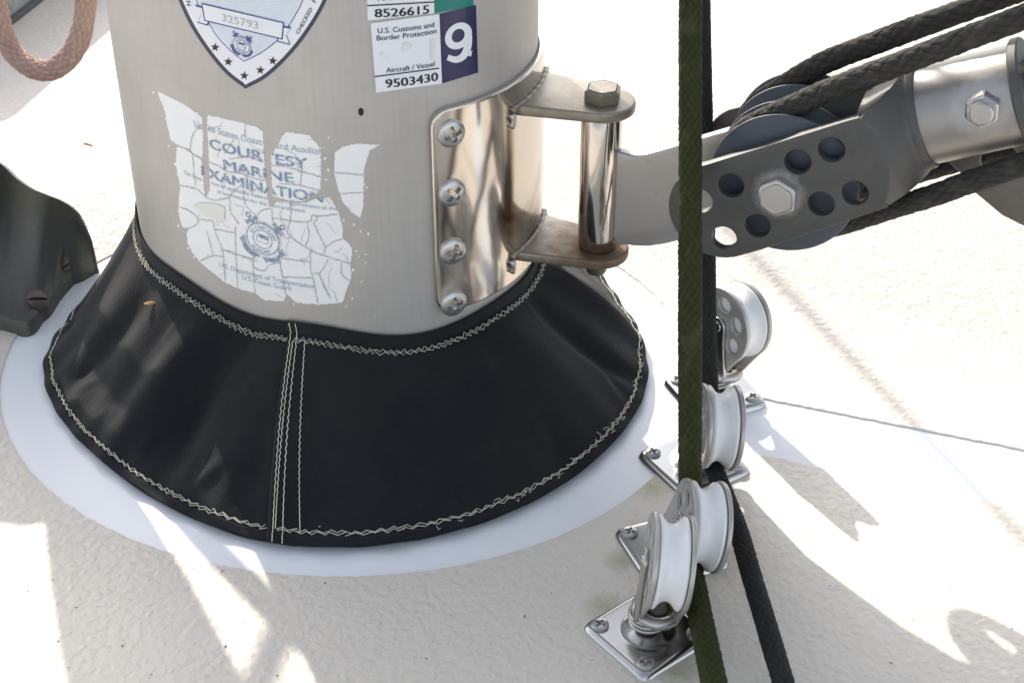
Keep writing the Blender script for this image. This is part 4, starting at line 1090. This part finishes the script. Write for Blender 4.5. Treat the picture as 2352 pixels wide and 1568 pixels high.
for k, (px, py, rz) in enumerate(((155, 598, .9), (86, 690, -.6))):
    b_ = lay(px, py)
    if b_ is None: print('no hit', px, py); continue
    m_ = slot.copy(); rot_to(m_, b_[1]+b_[2]*.0008, b_[2], (.3+k, .6, .1)); put('slotted_screw', m_, 'oldscrew', cst)
# the post added out of the picture to shade the deck left of the boot
me = lathe([(0, .122), (.030, .122), (.036, .116), (.034, .108), (.028, .10), (.027, .05), (.033, .0), (0, 0)], 40); me.transform(Matrix.Translation((-.333, .07, 0))); put('post', me, 'castm', cst)

# ------------------------------------------------------------------ deck box in the far left corner
k_ = np.array([-.433, .413]); dR = np.array([.22, .975]); dR /= np.linalg.norm(dR); dL = np.array([-dR[1], dR[0]])
bx = thing('deck_box', 'weathered grey box with mildewed foot seam behind the pink rope', 'deck box', (k_[0]+dL[0]*.2+dR[0]*.2, k_[1]+dL[1]*.2+dR[1]*.2, 0))
lp = rrect(0, 0, .5, .42, .02, 6)                          # along dR, along dL
def bxm(lp, z0, z1, bev):
    me = fill2d([lp], z1-z0, bev, 3); X = Vector((dR[0], dR[1], 0)); Y = Vector((dL[0], dL[1], 0))
    m4 = Matrix((X, Y, Vector((0, 0, 1)))).transposed().to_4x4(); m4.translation = Vector((k_[0], k_[1], (z0+z1)/2)); me.transform(m4); return sharp(me, 40)
put('body', bxm(lp, .001, .070, .004), 'boxm', bx)
put('lid', bxm(rrect(-.004, -.004, .504, .424, .022, 6), .0705, .080, .003), 'boxm', bx)
put('foot_seam', bxm(rrect(-.006, -.006, .506, .426, .024, 6), .0008, .005, .001), 'seal', bx)

# ------------------------------------------------------------------ pink rope loop at the mast's fore side, and an added hank
def at_depth(px, py, dpt): return C+ray(px, py)*dpt
pk = [at_depth(x, y, d) for x, y, d in ((150, -420, .90), (185, -220, .91), (198, -60, .92), (196, 20, .925), (182, 90, .93), (150, 140, .935), (105, 163, .94), (60, 148, .945), (22, 108, .95), (-2, 40, .95), (-15, -60, .945), (0, -230, .93), (60, -400, .91), (120, -440, .90))]
me = rope_mesh(pk, .0066, 10, .020, .0009, 56, .17, .0001, 21); add_fibres(me, pk, .0066, 2200, .0018, 4)
tag(put('rope_coil', me, 'rope_pink'), 'faded pink braided rope hanging in a loop in front of the mast', 'rope')

# added hank out of sight above the loop, sized to shade the deck
hk = thing('rope_hank', 'gathered hank of faded pink rope hung above the loop', 'rope', (-.36, .15, .2))
px_ = np.array([math.cos(SAZ), -math.sin(SAZ), 0]); sd = np.array([-math.sin(SAZ), -math.cos(SAZ), 0])/math.tan(SEL)
for k in range(9):
    w = .008+.0042*k; c0 = np.array([-.345, .15, 0]); zl = .157+.012*((k*5) % 7); zh = .62+.01*k; jy = sd*(.004*((k*3) % 5)-.008)
    P = [c0+jy+px_*(w*math.sin(t))+Z3*((zl+zh)/2-(zh-zl)/2*math.cos(t)) for t in np.linspace(0, 2*math.pi, 17)]
    put('turn', rope_mesh(P, .0068, 10, .017, .004, 16, .08, 0, 30+k), 'rope_pink', hk)
shade_tail = [onz(x, y)-sd*z+Z3*z for x, y, z in ((560, 1640, .36), (605, 1560, .35), (645, 1470, .34), (700, 1430, .335), (760, 1438, .33), (860, 1480, .33))]  # added unseen strand, projected back along the sun from the arc it shades
put('tail', rope_mesh(shade_tail, .0060, 10, .017, .004, 16, .08, 0, 45), 'rope_pink', hk)
G1, G2 = onz(1740, 600), onz(2352, 1240)
dG = (G2-G1); hl = [G1-dG*.4+SDIR*1.1, G1+SDIR*1.2, G2+SDIR*1.35, G2+dG*2+SDIR*1.7]
me = rope_mesh(hl, .0055, 8, .013, .006, 12, .08, 0, 40); tag(put('flag_halyard', me, 'rope_black'), 'thin dark line stretched overhead that throws a soft shadow', 'rope')

# ------------------------------------------------------------------ boom above the frame: what the vang holds up
bo = thing('boom', 'aluminium boom overhead that the vang holds up', 'boom', tuple(M3+E1*.2+Z3*.62))
P = [M3+E1*.16+Z3*.62, M3+E1*2.6+Z3*.62]
v, f = tube(P, .055, 24); put('tube', me_from(v, f), 'alu', bo)
v, f = tube([M3+E1*.09+Z3*.62, M3+E1*.17+Z3*.62], .02, 16); put('gooseneck', me_from(v, f), 'satin', bo)

# ------------------------------------------------------------------ litter
def bit(px, py, z, L, r, ang, m, name, lab, cat, grp=None):
    p = onz(px, py, z+r); d = np.array([math.cos(ang), math.sin(ang), 0.])
    P = smooth_path([p-d*L/2, p+np.array([0, 0, r*.3])+np.array([-d[1], d[0], 0])*L*.05, p+d*L/2], L/8)
    v, f = tube(P, r*np.array([.5]+[1]*(len(P)-2)+[.4]), 6); return tag(put(name, me_from(v, f), m), lab, cat, grp)
bit(202, 332, ZD, .009, .0005, -.5, 'straw', 'straw', 'thin brown straw on the sunlit deck between mast and cast fitting', 'straw')
dv = G-C; dep = dv @ FW
for px, py, L, nm in ((350, 702, .007, 'straw'), (832, 690, .0, '')):
    if not nm: continue
    r_ = ray(px, py); e_ = np.linalg.norm(dv/dep[:, None]-r_, axis=1); q = G[np.argmin(e_+dep*.003)]
    v, f = tube([q+np.array([-L/2, 0, .0016]), q+np.array([0, -.0002, .0022]), q+np.array([L/2, .0005, .0020])], np.array([.5, 1., .4])*.0011, 6)
    tag(put('leaf_scrap', me_from(v, f), 'straw'), 'brown dry leaf scrap resting on the black boot', 'leaf')
gm = []
for k in range(34):
    px, py = RNG.uniform(20, 2330), RNG.uniform(1290, 1560)
    if 1330 < px < 1830: continue
    p = onz(px, py, ZD+.0002); a = RNG.uniform(0, 3); L = .0005+.0022*RNG.random()**3; r = .00012+.0003*RNG.random()**2; d = np.array([math.cos(a), math.sin(a), 0])
    v, f = tube([p-d*L/2, p, p+d*L/2], np.array([.5, 1, .4])*r, 6); gm.append(me_from(v, f))
o = put('grit', join(gm), 'dirt'); o['kind'] = 'stuff'; tag(o, 'tiny dark specks of grit scattered on the deck', 'grit')
